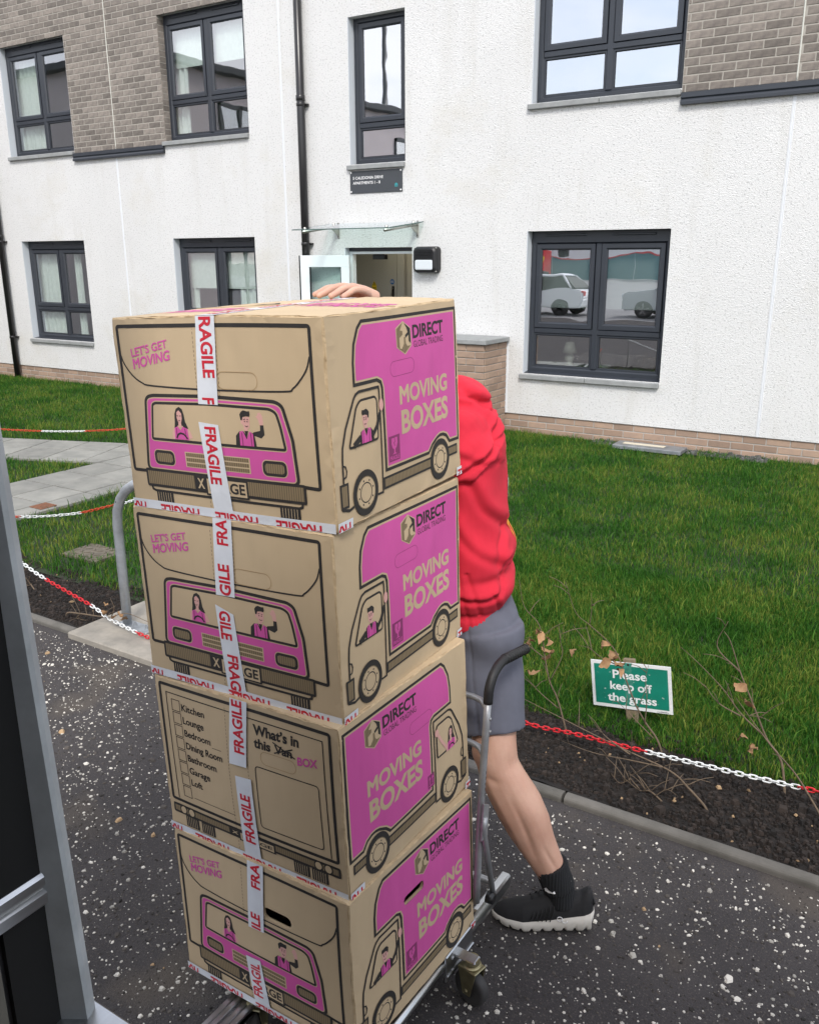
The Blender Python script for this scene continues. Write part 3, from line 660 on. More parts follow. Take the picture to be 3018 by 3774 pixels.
# canopy --------------------------------------------------------------
t = thing('entrance_canopy', 'clear glass entrance canopy on steel brackets above the open door', 'canopy', (-6.2, FY, 2.19))
def cz(y): return .165 + y * .115                 # glass falls away from the wall (y negative = out)
b = MB(); V = []
for y_ in (-.02, -.74):
    for x_ in (-.70, .67):
        V += [(x_, y_, cz(y_)), (x_, y_, cz(y_) + .012)]
b.add(V, [(0, 2, 6, 4), (1, 5, 7, 3), (0, 1, 3, 2), (4, 6, 7, 5), (0, 4, 5, 1), (2, 3, 7, 6)]); b.build('glass', m_glass3, t)
m_gedge = mat('glass_edge', (.06, .11, .10), .15)
b = MB(); b.box(-.70, .67, -.7435, -.7405, cz(-.742) + .001, cz(-.742) + .011)
b.add([(.6725, -.02, cz(-.02)), (.6725, -.74, cz(-.74)), (.6725, -.74, cz(-.74) + .012), (.6725, -.02, cz(-.02) + .012), (-.7025, -.02, cz(-.02)), (-.7025, -.74, cz(-.74)), (-.7025, -.74, cz(-.74) + .012), (-.7025, -.02, cz(-.02) + .012)], [(0, 1, 2, 3), (4, 5, 6, 7)]); b.build('glass_edge', m_gedge, t)
for x_ in (-.57, .58):
    b = MB(); b.bbox(x_ - .018, x_ + .018, -.012, -.001, .0, .185, .005); b.build('wall_plate', m_steel, t)
    b = MB(); b.prism([(-.012, .03), (-.012, .12), (-.16, cz(-.16) - .012), (-.16, cz(-.16) - .032)], lambda p: (x_ - .006, p[0], p[1]), lambda p: (x_ + .006, p[0], p[1])); b.build('bracket', m_steel, t)
    b = MB(); b.tube([(x_, -.02, cz(-.02) - .022), (x_, -.70, cz(-.70) - .022)], .017, 12); b.build('support_rod', m_steel, t)
    for y_ in (-.1, -.66):
        b = MB(); b.lathe([(.012, -.01), (.018, 0), (.018, .02), (.008, .03)], (x_, y_, cz(y_)), 10); b.build('fixing', m_steel, t)
    for z_ in (.02, .165):
        b = MB(); b.lathe([(.007, -.016), (.007, -.011)], (x_, 0, z_), 8, 'y'); b.build('bolt', m_gasket, t)
# wall light ----------------------------------------------------------
t = thing('wall_light', 'square black bulkhead wall light with louvred hood and white lower lens', 'wall light', (-5.47, FY, 1.785))
def rrect(x0, x1, z0, z1, r, n=5):
    o = []
    for cx, cz_, a0 in ((x1 - r, z1 - r, 0), (x0 + r, z1 - r, 90), (x0 + r, z0 + r, 180), (x1 - r, z0 + r, 270)):
        for k in range(n + 1): a = R_(a0 + 90 * k / n); o.append((cx + r * math.cos(a), cz_ + r * math.sin(a)))
    return o
def slabs(b, layers):                              # stacked outlines (y, poly) -> closed body
    n = len(layers[0][1]); V = [(p[0], y_, p[1]) for y_, q in layers for p in q]; F_ = [tuple(range(n)), tuple(range((len(layers) - 1) * n, len(layers) * n))[::-1]]
    for i in range(len(layers) - 1): F_ += [(i * n + k, i * n + (k + 1) % n, (i + 1) * n + (k + 1) % n, (i + 1) * n + k) for k in range(n)]
    b.add(V, F_)
b = MB(); slabs(b, [(-.001, rrect(-.165, .165, 0, .30, .05)), (-.05, rrect(-.165, .165, 0, .30, .05)), (-.10, rrect(-.15, .15, .012, .29, .05)), (-.115, rrect(-.13, .13, .03, .27, .04))]); b.build('housing', m_black, t)
b = MB(); slabs(b, [(-.11, rrect(-.118, .118, .036, .15, .018)), (-.122, rrect(-.114, .114, .04, .148, .018)), (-.125, rrect(-.10, .10, .05, .14, .015))]); b.build('lens', m_diff, t)
for k in range(6):
    b = MB(); b.bbox(-.115, .115, -.126, -.112, .165 + k * .017, .173 + k * .017, .003); b.build('louvre', m_black, t)
for x_, z_ in ((-.145, .02), (.145, .02), (-.145, .28), (.145, .28)):
    b = MB(); b.lathe([(.007, -.092), (.007, -.087), (.004, -.06)], (x_, 0, z_), 8, 'y'); b.build('screw', m_steel, t)
# address sign --------------------------------------------------------
t = thing('address_sign', 'dark grey address plate reading 5 CALEDONIA DRIVE APARTMENTS 1 - 8', 'sign', (-6.2, FY, 2.703))
b = MB(); b.bbox(-.373, .373, -.012, -.001, 0, .25, .002); b.build('plate', m_slate, t)
b = MB()
for s_, q in (('5 CALEDONIA DRIVE', (-.328, .108, .156, .188)), ('APARTMENTS 1 - 8', (-.328, .065, .100, .132))):
    v_, f_ = text_quad(s_, [(q[0], q[3]), (q[1], q[3]), (q[1], q[2]), (q[0], q[2])], .010); b.add([(p[0], -.0135, p[1]) for p in v_], f_)
b.build('lettering', m_white, t, fix=False)
b = MB(); b.add([(.27, -.0135, .055), (.312, -.0135, .055), (.312, -.0135, .085), (.291, -.0135, .10), (.27, -.0135, .085)], [(0, 1, 2, 3, 4)]); b.build('emblem', m_teal, t, fix=False)
b = MB(); b.box(.279, .285, -.0142, -.0138, .06, .078); b.box(.293, .304, -.0142, -.0138, .064, .072); b.build('emblem_detail', m_slate, t)
for x_, z_ in ((-.355, .018), (.355, .018), (-.355, .232), (.355, .232)):
    b = MB(); b.lathe([(.011, -.014), (.009, -.019)], (x_, 0, z_), 10, 'y'); b.build('screw_cap', m_white, t)
# downpipes -----------------------------------------------------------
for x_, lab, brk in ((-7.24, 'black rainwater downpipe running down beside the entrance canopy', (3.74, 2.13, .6, 5.4)), (-13.60, 'black rainwater downpipe at the far window of the ground floor', (2.23, .70, 4.2))):
    t = thing('downpipe', lab, 'downpipe', (x_, FY - .075, 0))
    b = MB(); b.tube([(0, 0, .02), (0, 0, TOP)], .048, 16); b.build('pipe', m_pipe, t)
    for z_ in brk:
        b = MB(); b.lathe([(.050, z_ - .02), (.054, z_ - .015), (.054, z_ + .015), (.050, z_ + .02)], n=16); b.box(-.075, .075, .03, .07, z_ - .012, z_ + .012); b.build('bracket', m_pipe, t)
    for z_ in ((3.78,) if x_ > -8 else (2.28,)):
        b = MB(); b.lathe([(.05, z_), (.056, z_ + .005), (.056, z_ + .06), (.05, z_ + .065)], n=16); b.build('socket', m_pipe, t)
# low brick wall by the entrance --------------------------------------
t = thing('low_brick_wall', 'low buff brick wall with stone coping standing out from the white facade', 'wall', (-4.42, 8.48, 0))
Lw, Dw = .90, .56
b = MB(); b.box(-Lw + .01, -.01, .01, Dw - .002, 0, 1.045); b.build('core', m_mortar2, t)
for x0, x1, z in courses(-Lw, 0, .0, 1.05, [], .11): place_brick(x0, x1, 0, z, m_brick2, t)
for x0, x1, z in courses(0, Dw - .005, .0, 1.05, [], .0):
    place_brick(x0, x1, 0, z, m_brick2, t, True)
for o in [c for c in t.children if c.name.startswith('brick') and abs(c.rotation_euler[2]) > 1]:
    o.location = (-.001, o.location[0] + (.03 if o.location[0] < .02 else 0), o.location[2])
b = MB(); b.bbox(-Lw - .03, .03, -.03, Dw - .003, 1.048, 1.10, .006); b.build('coping', m_stone, t)
b = MB(); b.box(-4.435, -4.405, FY - .006, FY - .002, .23, 1.1); tag(b.build('corner_bead', m_bead), 'thin white corner bead on the wall beside the low brick wall', 'bead')
# ------------------------------------------------------------------ removal boxes
m_card = mat('cardboard', (.53, .402, .252), .85, var=.10, vs=5, bump=.25, bs=900, dist=.0006, aniso=(1, 1, .12))
m_worn = mat('worn_fold', (.60, .455, .28), .9, col2=(.40, .29, .17), vs=40, bump=.6, bs=90, dist=.004)
m_cedge = mat('cardboard_edge', (.40, .27, .14), .9, var=.2, vs=40)
m_pink = mat('pink_ink', (.60, .085, .330), .7, var=.10, vs=6, bump=.2, bs=900, dist=.0005, aniso=(1, 1, .12))
def soft(m, scale, strength, dist, an):
    t = m.node_tree; b = t.nodes['Principled BSDF']; old = b.inputs['Normal'].links[0].from_node if b.inputs['Normal'].links else None
    mp_ = N(t, 'ShaderNodeMapping'); mp_.inputs['Scale'].default_value = an; n = N(t, 'ShaderNodeTexNoise'); n.inputs['Scale'].default_value = scale; n.inputs['Detail'].default_value = 3; bn = N(t, 'ShaderNodeBump'); bn.inputs['Strength'].default_value = strength; bn.inputs['Distance'].default_value = dist
    t.links.new(N(t, 'ShaderNodeTexCoord').outputs['Object'], mp_.inputs[0]); t.links.new(mp_.outputs[0], n.inputs['Vector']); t.links.new(n.outputs['Fac'], bn.inputs['Height'])
    if old: t.links.new(bn.outputs[0], old.inputs['Normal'])
    else: t.links.new(bn.outputs[0], b.inputs['Normal'])
for m_ in (m_card, m_pink): soft(m_, 5, .5, .03, (1, 1, .45))
m_ink = mat('black_ink', (.026, .022, .020), .75, var=.3, vs=30); m_skin = mat('skin_ink', (.62, .34, .30), .75); m_purp = mat('purple_ink', (.22, .03, .12), .75)
m_hatch = mat('hatch_ink', (.17, .125, .07), .8)
def hatchify(m):
    t = m.node_tree; b = t.nodes['Principled BSDF']; w_ = N(t, 'ShaderNodeTexWave'); w_.wave_type = 'BANDS'; w_.bands_direction = 'X'; w_.inputs['Scale'].default_value = 52; w_.inputs['Distortion'].default_value = .4
    sp = N(t, 'ShaderNodeSeparateXYZ'); a = N(t, 'ShaderNodeMath', operation='ADD'); cb = N(t, 'ShaderNodeCombineXYZ'); co = N(t, 'ShaderNodeTexCoord').outputs['Object']
    t.links.new(co, sp.inputs[0]); t.links.new(sp.outputs[0], a.inputs[0]); t.links.new(sp.outputs[1], a.inputs[1]); t.links.new(a.outputs[0], cb.inputs[0]); t.links.new(cb.outputs[0], w_.inputs['Vector'])
    x = N(t, 'ShaderNodeMix', data_type='RGBA'); x.inputs['A'].default_value = (.12, .088, .05, 1); x.inputs['B'].default_value = (.26, .19, .105, 1); t.links.new(w_.outputs['Fac'], x.inputs['Factor']); t.links.new(x.outputs['Result'], b.inputs['Base Color'])
hatchify(m_hatch)
m_tape = mat('tape_white', (.70, .72, .76), .32, var=.08, vs=25, bump=.35, bs=45, dist=.003); m_tred = mat('tape_red', (.55, .012, .03), .4)
BW, BD, BH = .57, .54, .425
# flat printing: shapes in mm on a face, kept as thin layers of ink
class Art:
    def __init__(s): s.l = {}
    def get(s, nm, m, lay): return s.l.setdefault((nm, lay, m.name), (m, []))[1]
    def poly(s, nm, m, lay, pts, holes=()):
        rings = [[Vector((*p, 0)) for p in r] for r in [pts, *holes]]; fl = [tuple(p) for r in [pts, *holes] for p in r]
        s.get(nm, m, lay).append((fl, tessellate_polygon(rings)))
    def line(s, nm, m, lay, pts, w_, closed=False):
        P = [Vector(p) for p in pts]; n = len(P); L = []; Rr = []
        for i in range(n):
            if closed: a, c = P[i - 1], P[(i + 1) % n]
            else: a, c = P[max(i - 1, 0)], P[min(i + 1, n - 1)]
            d0 = (P[i] - a).normalized() if (P[i] - a).length > 1e-6 else (c - P[i]).normalized(); d1 = (c - P[i]).normalized() if (c - P[i]).length > 1e-6 else d0
            n0 = Vector((-d0.y, d0.x)); n1 = Vector((-d1.y, d1.x)); mm = (n0 + n1); mm = mm.normalized() if mm.length > 1e-6 else n0; k = w_ / 2 / max(.4, mm.dot(n0))
            L.append(P[i] + mm * k); Rr.append(P[i] - mm * k)
        f = [(i, i + 1, n + i + 1, n + i) for i in range(n - 1)] + ([(n - 1, 0, n, 2 * n - 1)] if closed else [])
        s.get(nm, m, lay).append(([tuple(p) for p in L + Rr], f))
    def text(s, nm, m, lay, st, quad, off=.02, asc=None): s.get(nm, m, lay).append(text_quad(st, quad, off, asc))
    def ell(s, nm, m, lay, c, rx, ry, n=18): s.poly(nm, m, lay, [(c[0] + rx * math.cos(k * math.tau / n), c[1] + ry * math.sin(k * math.tau / n)) for k in range(n)])
    def ring(s, nm, m, lay, c, rx, ry, w_, n=24): s.line(nm, m, lay, [(c[0] + rx * math.cos(k * math.tau / n), c[1] + ry * math.sin(k * math.tau / n)) for k in range(n)], w_, True)
    def build(s, parent, fn, names):               # fn(x mm, y mm, offset) -> 3D
        for (nm, lay, _), (m, ps) in sorted(s.l.items(), key=lambda q: q[0][1]):
            fine = nm in ('perforation', 'tyre_groove_print'); b = MB()
            for v_, f_ in ps:
                b.add([fn(p[0], p[1], .0005 + .00024 * lay + (p[2] * .002 if len(p) > 2 else 0)) for p in v_], [tuple(f) for f in f_])
                if not fine: b.build(nm, m, parent, fix=False); b = MB()
            if fine: tag(b.build(nm, m, parent, fix=False), kind='stuff')
def rr(x0, x1, y0, y1, r): return rrect(x0, x1, y0, y1, r)
def grow(pts, d):                                  # offset a closed polygon outward (ccw or cw)
    n = len(pts); A = sum(pts[i][0] * pts[(i + 1) % n][1] - pts[(i + 1) % n][0] * pts[i][1] for i in range(n)); sg = 1 if A > 0 else -1; o = []
    for i in range(n):
        p0, p, p1 = (Vector(pts[k % n]) for k in (i - 1, i, i + 1)); a = (p - p0).normalized(); c = (p1 - p).normalized()
        n0 = Vector((a.y, -a.x)) * sg; n1 = Vector((c.y, -c.x)) * sg; q = (n0 + n1).normalized(); o.append(tuple(p + q * (d / max(.5, q.dot(n0)))))
    return o
def rcorner(pts, r, k=4):                          # round the corners of a polygon
    o = []; n = len(pts)
    for i in range(n):
        p0, p, p1 = (Vector(pts[q % n]) for q in (i - 1, i, i + 1)); rr_ = min(r, (p0 - p).length * .45, (p1 - p).length * .45)
        a = p + (p0 - p).normalized() * rr_; c = p + (p1 - p).normalized() * rr_
        for j in range(k + 1): t = j / k; o.append(tuple(a * (1 - t) ** 2 + p * 2 * t * (1 - t) + c * t * t))
    return o
def woman(A, x, y, s=1.):                          # seat of neck at x, y
    P = lambda l: [(x + a * s, y + c * s) for a, c in l]
    A.poly('driver_hair_print', m_ink, 6, P([(-19, -12), (-16, 2), (-14, 22), (-8, 34), (2, 39), (11, 34), (15, 22), (17, 6), (24, -8), (26, -18), (14, -14), (8, -4), (-8, -4), (-10, -12)]))
    A.poly('driver_print', m_skin, 7, P([(-7, 26), (-8, 14), (-5, 5), (0, 1), (5, 4), (8, 13), (8, 24), (0, 31)])); A.poly('driver_print', m_skin, 7, P([(-4, 6), (4, 6), (5, -8), (-5, -8)]))
    A.poly('driver_print', m_skin, 7, P([(-28, -36), (-26, -20), (-20, -10), (-14, -10), (-18, -36)])); A.poly('driver_print', m_skin, 7, P([(36, -30), (30, -16), (24, -10), (18, -10), (22, -34)]))
    A.poly('driver_top_print', m_pink, 8, P([(-20, -36), (-18, -10), (-8, -6), (0, -14), (8, -6), (22, -10), (24, -36)]))
    A.line('driver_hair_print', m_purp, 9, P([(-12, -10), (-13, -34)]), 2.5 * s); A.line('driver_hair_print', m_purp, 9, P([(14, -10), (17, -34)]), 2.5 * s)
    A.line('driver_hair_print', m_ink, 10, P([(-14, -33), (-8, -24), (0, -21), (10, -23), (20, -33)]), 4 * s)
    A.line('driver_hair_print', m_ink, 10, P([(-6, 19), (-2, 18)]), 1.6 * s); A.line('driver_hair_print', m_ink, 10, P([(2, 18), (6, 19)]), 1.6 * s); A.line('driver_hair_print', m_ink, 10, P([(-3, 9), (0, 7), (3, 9)]), 1.2 * s)
def man(A, x, y, s=1., wave=True, mir=1):
    P = lambda l: [(x + a * s * mir, y + c * s) for a, c in l]
    A.poly('driver_print', m_skin, 7, P([(-10, 26), (-9, 12), (-4, 3), (3, 1), (9, 6), (11, 20), (10, 28)])); A.poly('driver_print', m_skin, 7, P([(-13, 20), (-13, 13), (-9, 11), (-9, 20)])); A.poly('driver_print', m_skin, 7, P([(-6, 6), (4, 6), (4, -6), (-6, -6)]))
    A.poly('driver_hair_print', m_ink, 8, P([(-13, 20), (-15, 32), (-10, 38), (-4, 41), (6, 39), (12, 40), (13, 33), (11, 28), (2, 29), (-7, 27), (-9, 20)]))
    A.poly('driver_hair_print', m_ink, 6, P([(-32, -34), (-30, -14), (-20, -4), (-8, -3), (0, -16), (8, -3), (20, -8), (24, -34)]))
    A.poly('driver_top_print', m_pink, 8, P([(-20, -34), (-19, -5), (-10, -2), (-1, -20), (8, -2), (17, -8), (17, -34)])); A.line('driver_hair_print', m_purp, 9, P([(-13, -6), (-12, -34)]), 2.5 * s); A.line('driver_hair_print', m_purp, 9, P([(11, -6), (12, -34)]), 2.5 * s)
    A.poly('driver_hair_print', m_ink, 9, P([(-5, -2), (-1, -18), (5, -2)]))
    if wave:
        A.poly('driver_hair_print', m_ink, 6, P([(14, -10), (38, -16), (47, -8), (46, 12), (37, 12), (36, 0), (18, -4)])); A.poly('driver_print', m_skin, 7, P([(36, 12), (34, 22), (27, 30), (31, 30), (33, 36), (37, 38), (41, 37), (45, 30), (46, 20), (45, 12)]))
    for e in (-2, 5): A.ell('driver_hair_print', m_ink, 10, P([(e, 18)])[0], 1.3 * s, 1.8 * s, 8)
    A.line('driver_hair_print', m_ink, 10, P([(-2, 9), (2, 7), (6, 9)]), 1.3 * s); A.line('driver_hair_print', m_ink, 10, P([(-5, 22), (0, 23)]), 1.5 * s); A.line('driver_hair_print', m_ink, 10, P([(4, 23), (8, 22)]), 1.5 * s)
def bumper(A, x0, x1, y0, y1, px, pw=115):
    A.poly('outline_print', m_ink, 4, rr(x0, x1, y0, y1, 5)); A.poly('hatch_print', m_hatch, 5, [(x0 + 6, y0 + 6), (x1 - 6, y0 + 6), (x1 - 6, y1 - 6), (x0 + 6, y1 - 6)])
    A.poly('outline_print', m_ink, 6, [(px, y0 + 2), (px + 38, y0 + 2), (px + 38, y1 - 6), (px, y1 - 6)]); A.text('plate_print', m_card, 7, 'X', [(px + 9, y1 - 10), (px + 29, y1 - 10), (px + 29, y0 + 9), (px + 9, y0 + 9)], .03)
    A.poly('outline_print', m_ink, 6, [(px + 32, y0 - 4), (px + 32 + pw + 5, y0 - 4), (px + 32 + pw + 5, y1 - 5), (px + 32, y1 - 5)]); A.poly('plate_print', m_card, 7, [(px + 37, y0), (px + 32 + pw, y0), (px + 32 + pw, y1 - 9), (px + 37, y1 - 9)])
    A.text('lettering', m_ink, 8, 'LARGE', [(px + 43, y1 - 13), (px + 28 + pw, y1 - 13), (px + 28 + pw, y0 + 5), (px + 43, y0 + 5)], .03)
def tyre_block(A, x0, x1, y0, y1):
    A.poly('outline_print', m_ink, 2, [(x0, y0), (x1, y0), (x1, y1), (x0, y1)])
    n = 6
    for k in range(n): q = x0 + (x1 - x0) * (k + .9) / (n + 1); A.line('tyre_groove_print', m_card, 3, [(q, y0 + 2), (q, y1 - 3)], 1.3)
def dashes(A, x, y0, y1):
    y_ = y0
    while y_ < y1: A.line('perforation', m_ink, 1, [(x, y_), (x, min(y1, y_ + 5))], 1.0); y_ += 9
def art_front(hole=False):
    A = Art()
    A.line('outline_print', m_ink, 1, [(56, 88)] + rcorner([(55, 88), (16, 88), (16, 407), (537, 407), (537, 88), (502, 90)], 6)[5:-5] + [(500, 90)], 7.5)
    A.line('outline_print', m_ink, 1, [tuple(p)[:2] for p in smooth_line([(17, 350, 0), (26, 327, 0), (47, 303, 0), (75, 287, 0), (111, 281, 0), (285, 278, 0), (464, 281, 0), (490, 288, 0), (511, 307, 0), (526, 327, 0), (534, 350, 0)], 4)], 3.6)
    if not hole:
        A.line('handle_perforation', m_cedge, 1, rr(296, 403, 281, 316, 17), 1.6, True)
    pk = rcorner([(69, 98), (87, 250), (104, 254), (267, 258), (441, 254), (455, 248), (474, 183), (480, 98)], 8)
    A.poly('outline_print', m_ink, 1, grow(pk, 10)); A.poly('keyline_print', m_card, 2, grow(pk, 2.5)); A.poly('van_body_print', m_pink, 3, pk)
    wn = rcorner([(86, 161), (99, 242), (110, 247), (266, 251), (430, 248), (447, 240), (456, 211), (465, 161)], 9)
    A.poly('keyline_print', m_card, 4, grow(wn, 2.2)); A.poly('outline_print', m_ink, 5, wn); A.poly('windscreen_print', m_card, 6 - .5, grow(wn, -6))
    for x0, x1 in ((89, 150), (399, 460)):
        A.poly('keyline_print', m_card, 4, rr(x0 - 2, x1 + 2, 105, 141, 13)); A.poly('outline_print', m_ink, 5, rr(x0, x1, 107, 139, 11)); A.poly('hatch_print', m_hatch, 6, rr(x0 + 6, x1 - 6, 113, 133, 7))
    A.poly('keyline_print', m_card, 4, [(183, 107), (366, 107), (366, 141), (183, 141)])
    for k in range(3): A.poly('hatch_print', m_hatch, 5, [(186, 109 + k * 11), (363, 109 + k * 11), (363, 117 + k * 11), (186, 117 + k * 11)])
    bumper(A, 53, 503, 53, 95, 202)
    A.line('outline_print', m_ink, 3, [(66, 54), (68, 47), (76, 44), (482, 44), (490, 47), (491, 54)], 5.5)
    tyre_block(A, 78, 129, 18, 44); tyre_block(A, 432, 484, 18, 44)
    A.text('lettering', m_pink, 1, "LET'S GET", [(51, 360), (164, 381), (165, 363), (53, 341)], .022); A.text('lettering', m_pink, 1, 'MOVING', [(54, 338), (170, 359), (169, 337), (55, 315)], .028)
    dashes(A, 240, 12, 400); dashes(A, 302, 12, 400)
    woman(A, 180, 202, .95); man(A, 366, 200, .98)
    return A
def art_back():
    A = Art()
    A.line('outline_print', m_ink, 1, rcorner([(18, 91), (18, 409), (545, 407), (546, 91)], 6), 8, True)
    A.line('outline_print', m_ink, 1, [(41, 97), (39, 389), (525, 386), (528, 97)], 2.6)
    for k, (s_, wd) in enumerate((('Kitchen', 79), ('Lounge', 73), ('Bedroom', 91), ('Dining Room', 126), ('Bathroom', 101), ('Garage', 73), ('Loft', 40), ('', 0))):
        y_ = 345 - k * 33.6; x_ = 57 + k * .9; A.line('outline_print', m_ink, 1, [(x_, y_), (x_ + 28, y_), (x_ + 28, y_ + 29), (x_, y_ + 29)], 1.7, True)
        if s_: A.text('lettering', m_ink, 1, s_, [(x_ + 34, y_ + 23), (x_ + 34 + wd, y_ + 23), (x_ + 34 + wd, y_ + (-1 if 'g' in s_ else 5)), (x_ + 34, y_ + (-1 if 'g' in s_ else 5))], .018)
    A.line('outline_print', m_ink, 1, [(188, 278), (218, 278)], 1.3); A.line('outline_print', m_ink, 1, [(100, 114), (242, 114)], 1.5)
    A.text('lettering', m_ink, 1, 'What\u2019s in', [(326, 377), (459, 379), (458, 352), (326, 350)], .035); A.text('lettering', m_ink, 1, 'this', [(326, 343), (376, 343), (375, 319), (326, 318)], .035)
    A.text('lettering', m_ink, 1, 'Van', [(387, 341), (438, 342), (437, 320), (387, 320)], .03); A.text('lettering', m_pink, 1, 'BOX', [(452, 329), (508, 337), (508, 316), (452, 308)], .03)
    A.line('strike_print', m_ink, 2, [(383, 346), (446, 322)], 3.2); A.line('strike_print', m_ink, 2, [(386, 320), (440, 343)], 3.2)
    A.line('outline_print', m_ink, 1, rcorner([(325, 111), (325, 271), (507, 271), (509, 112)], 10), 2.4, True)
    A.line('handle_perforation', m_cedge, 1, rr(344, 446, 282, 314, 15), 1.3, True)
    bumper(A, 17, 551, 52, 79, 215, 110)
    for c in (54, 83, 489, 517): A.ell('outline_print', m_ink, 6, (c, 66), 13, 13); A.ell('lamp_print', m_card, 7, (c, 66), 9.5, 9.5)
    for x0, x1 in ((58, 104), (114, 160), (414, 460), (467, 513)): tyre_block(A, x0, x1, 22, 53)
    dashes(A, 240, 12, 400); dashes(A, 302, 12, 400)
    return A
def logo(A, c, s=1.):
    P = lambda l: [(c[0] + a * s, c[1] + q * s) for a, q in l]
    hx = [(0, 37), (32, 20), (32, -19), (3, -36), (-31, -18), (-32, 24)]
    A.poly('logo_print', m_card, 4, P([(a * 1.0, q * 1.0) for a, q in hx]))
    A.poly('logo_print', m_hatch, 5, P([(-2, 34), (-29, 22), (-29, -16), (-18, -22), (-18, 2), (-4, 8), (-4, 16), (-14, 18)])); A.poly('logo_print', m_hatch, 5, P([(2, -33), (-24, -20), (-10, -22), (0, -12), (1, 2), (7, 2), (8, -12), (14, -18), (28, -18)]))
    A.poly('logo_print', m_ink, 6, P([(4, 33), (29, 19), (29, -14), (21, -8), (21, 6), (7, 0), (6, 6), (18, 12), (14, 22)]))
def art_side(mirror=False, hole=None):
    A = Art(); mx_ = (lambda l: [(540 - a, q) for a, q in l]) if mirror else (lambda l: list(l))
    body = [(520, 397), (129, 399), (117, 389), (102, 361), (96, 328), (95, 292), (172, 292), (190, 284), (196, 267), (197, 95), (376, 93), (392, 108), (418, 121), (434, 125), (452, 124), (471, 117), (486, 101), (521, 100)]
    pk = mx_(body); outer = grow(pk, 11); hl = [hole] if hole else []
    A.poly('outline_print', m_ink, 1, outer, hl); A.poly('keyline_print', m_card, 2, grow(pk, 4), hl); A.poly('van_body_print', m_pink, 3, pk, hl)
    A.line('outline_print', m_ink, 3.5, mx_([(30, 93), (31, 140), (34, 167), (48, 203), (82, 258), (90, 266), (102, 270), (174, 270)]), 5.5); A.line('outline_print', m_ink, 3.5, mx_([(174, 272), (175, 256), (173, 43), (152, 43)]), 5)
    cw = rcorner(mx_([(57, 162), (88, 240), (103, 252), (156, 252), (163, 245), (162, 163)]), 7); A.poly('outline_print', m_ink, 4, grow(cw, 2.5)); A.poly('cab_window_print', m_card, 5, grow(cw, -2.5))
    A.line('outline_print', m_ink, 4, mx_([(31, 132), (40, 128), (43, 118), (40, 108), (31, 105)]), 3.5)
    for c in ((106, 59), (431, 60)):
        c = mx_([c])[0]; A.ell('tyre_print', m_ink, 6, c, 47, 49, 32); A.ell('rim_print', m_hatch, 7, c, 35, 35, 28); A.ell('rim_print', m_card, 7.5, c, 33, 33, 28); A.ring('tyre_print', m_ink, 8, c, 21, 21, 2.6)
        for k in range(8): A.ell('tyre_print', m_ink, 8, (c[0] + 27 * math.cos(k * .785 + .3), c[1] + 27 * math.sin(k * .785 + .3)), 2.4, 2.4, 8)
    for q in ([(16, 95), (46, 95), (45, 43), (17, 43)], [(176, 74), (392, 74), (392, 47), (176, 47)], [(470, 81), (521, 81), (521, 56), (470, 56)]):
        q = mx_(q); A.poly('outline_print', m_ink, 4, q); A.poly('hatch_print', m_hatch, 5, grow(q, -5))
    A.line('outline_print', m_ink, 3.5, mx_([(20, 43), (45, 36), (62, 40)]), 6)
    dx = -170 if mirror else 0; dy = 1
    logo(A, (286 + dx, 358), .98)
    A.text('lettering', m_ink, 4, 'DIRECT', [(325 + dx, 383), (466 + dx, 383), (466 + dx, 353), (325 + dx, 353)], .034); A.text('lettering', m_ink, 4, 'GLOBAL TRADING', [(327 + dx, 348), (463 + dx, 348), (463 + dx, 334), (327 + dx, 334)], -.002)
    mo = (-171, -3) if mirror else (0, 0)
    A.text('lettering', m_card, 4, 'MOVING', [(255 + mo[0], 259 + mo[1]), (476 + mo[0], 259 + mo[1]), (476 + mo[0], 218 + mo[1]), (255 + mo[0], 218 + mo[1])], .035); A.text('lettering', m_card, 4, 'BOXES', [(258 + mo[0], 206 + mo[1]), (477 + mo[0], 206 + mo[1]), (477 + mo[0], 152 + mo[1]), (258 + mo[0], 152 + mo[1])], .035)
    if not hole: sx = 36 if mirror else 0; A.line('handle_perforation', m_purp, 4, rr(224 + sx, 324 + sx, 282, 314, 15), .9, True)
    if mirror:
        A.poly('icon_print', m_purp, 4, [(328, 100), (359, 100), (359, 137), (328, 137)])
        for x_ in (337, 350): A.line('icon_mark_print', m_pink, 5, [(x_, 110), (x_, 130)], 3); A.poly('icon_mark_print', m_pink, 5, [(x_ - 5, 124), (x_ + 5, 124), (x_, 133)])
        A.line('icon_mark_print', m_pink, 5, [(332, 106), (355, 106)], 2.4)
        woman(A, 445, 190, .85)
        A.line('driver_print', m_skin, 9, [(425, 168), (400, 200), (383, 226)], 9); A.ell('driver_print', m_skin, 9, (377, 234), 9, 10)
    else:
        A.poly('icon_print', m_purp, 4, [(202, 101), (247, 101), (247, 157), (202, 157)])
        A.poly('icon_mark_print', m_pink, 5, [(213, 152), (236, 152), (237, 140), (232, 130), (227, 127), (227, 119), (234, 116), (215, 116), (222, 119), (222, 127), (216, 130), (212, 140)]); A.text('icon_mark_print', m_pink, 5, 'FRAGILE', [(205, 113), (244, 113), (244, 104), (205, 104)], .02)
        A.line('icon_print', m_purp, 6, [(224, 153), (227, 144), (222, 141), (226, 134)], 2)
        man(A, 117, 195, .92, False, -1)
        A.line('driver_hair_print', m_ink, 9, [(138, 172), (158, 190), (171, 216)], 10); A.ell('driver_print', m_skin, 9, (178, 232), 8, 13); A.line('driver_hair_print', m_ink, 9, [(98, 178), (72, 164)], 13)
    return A
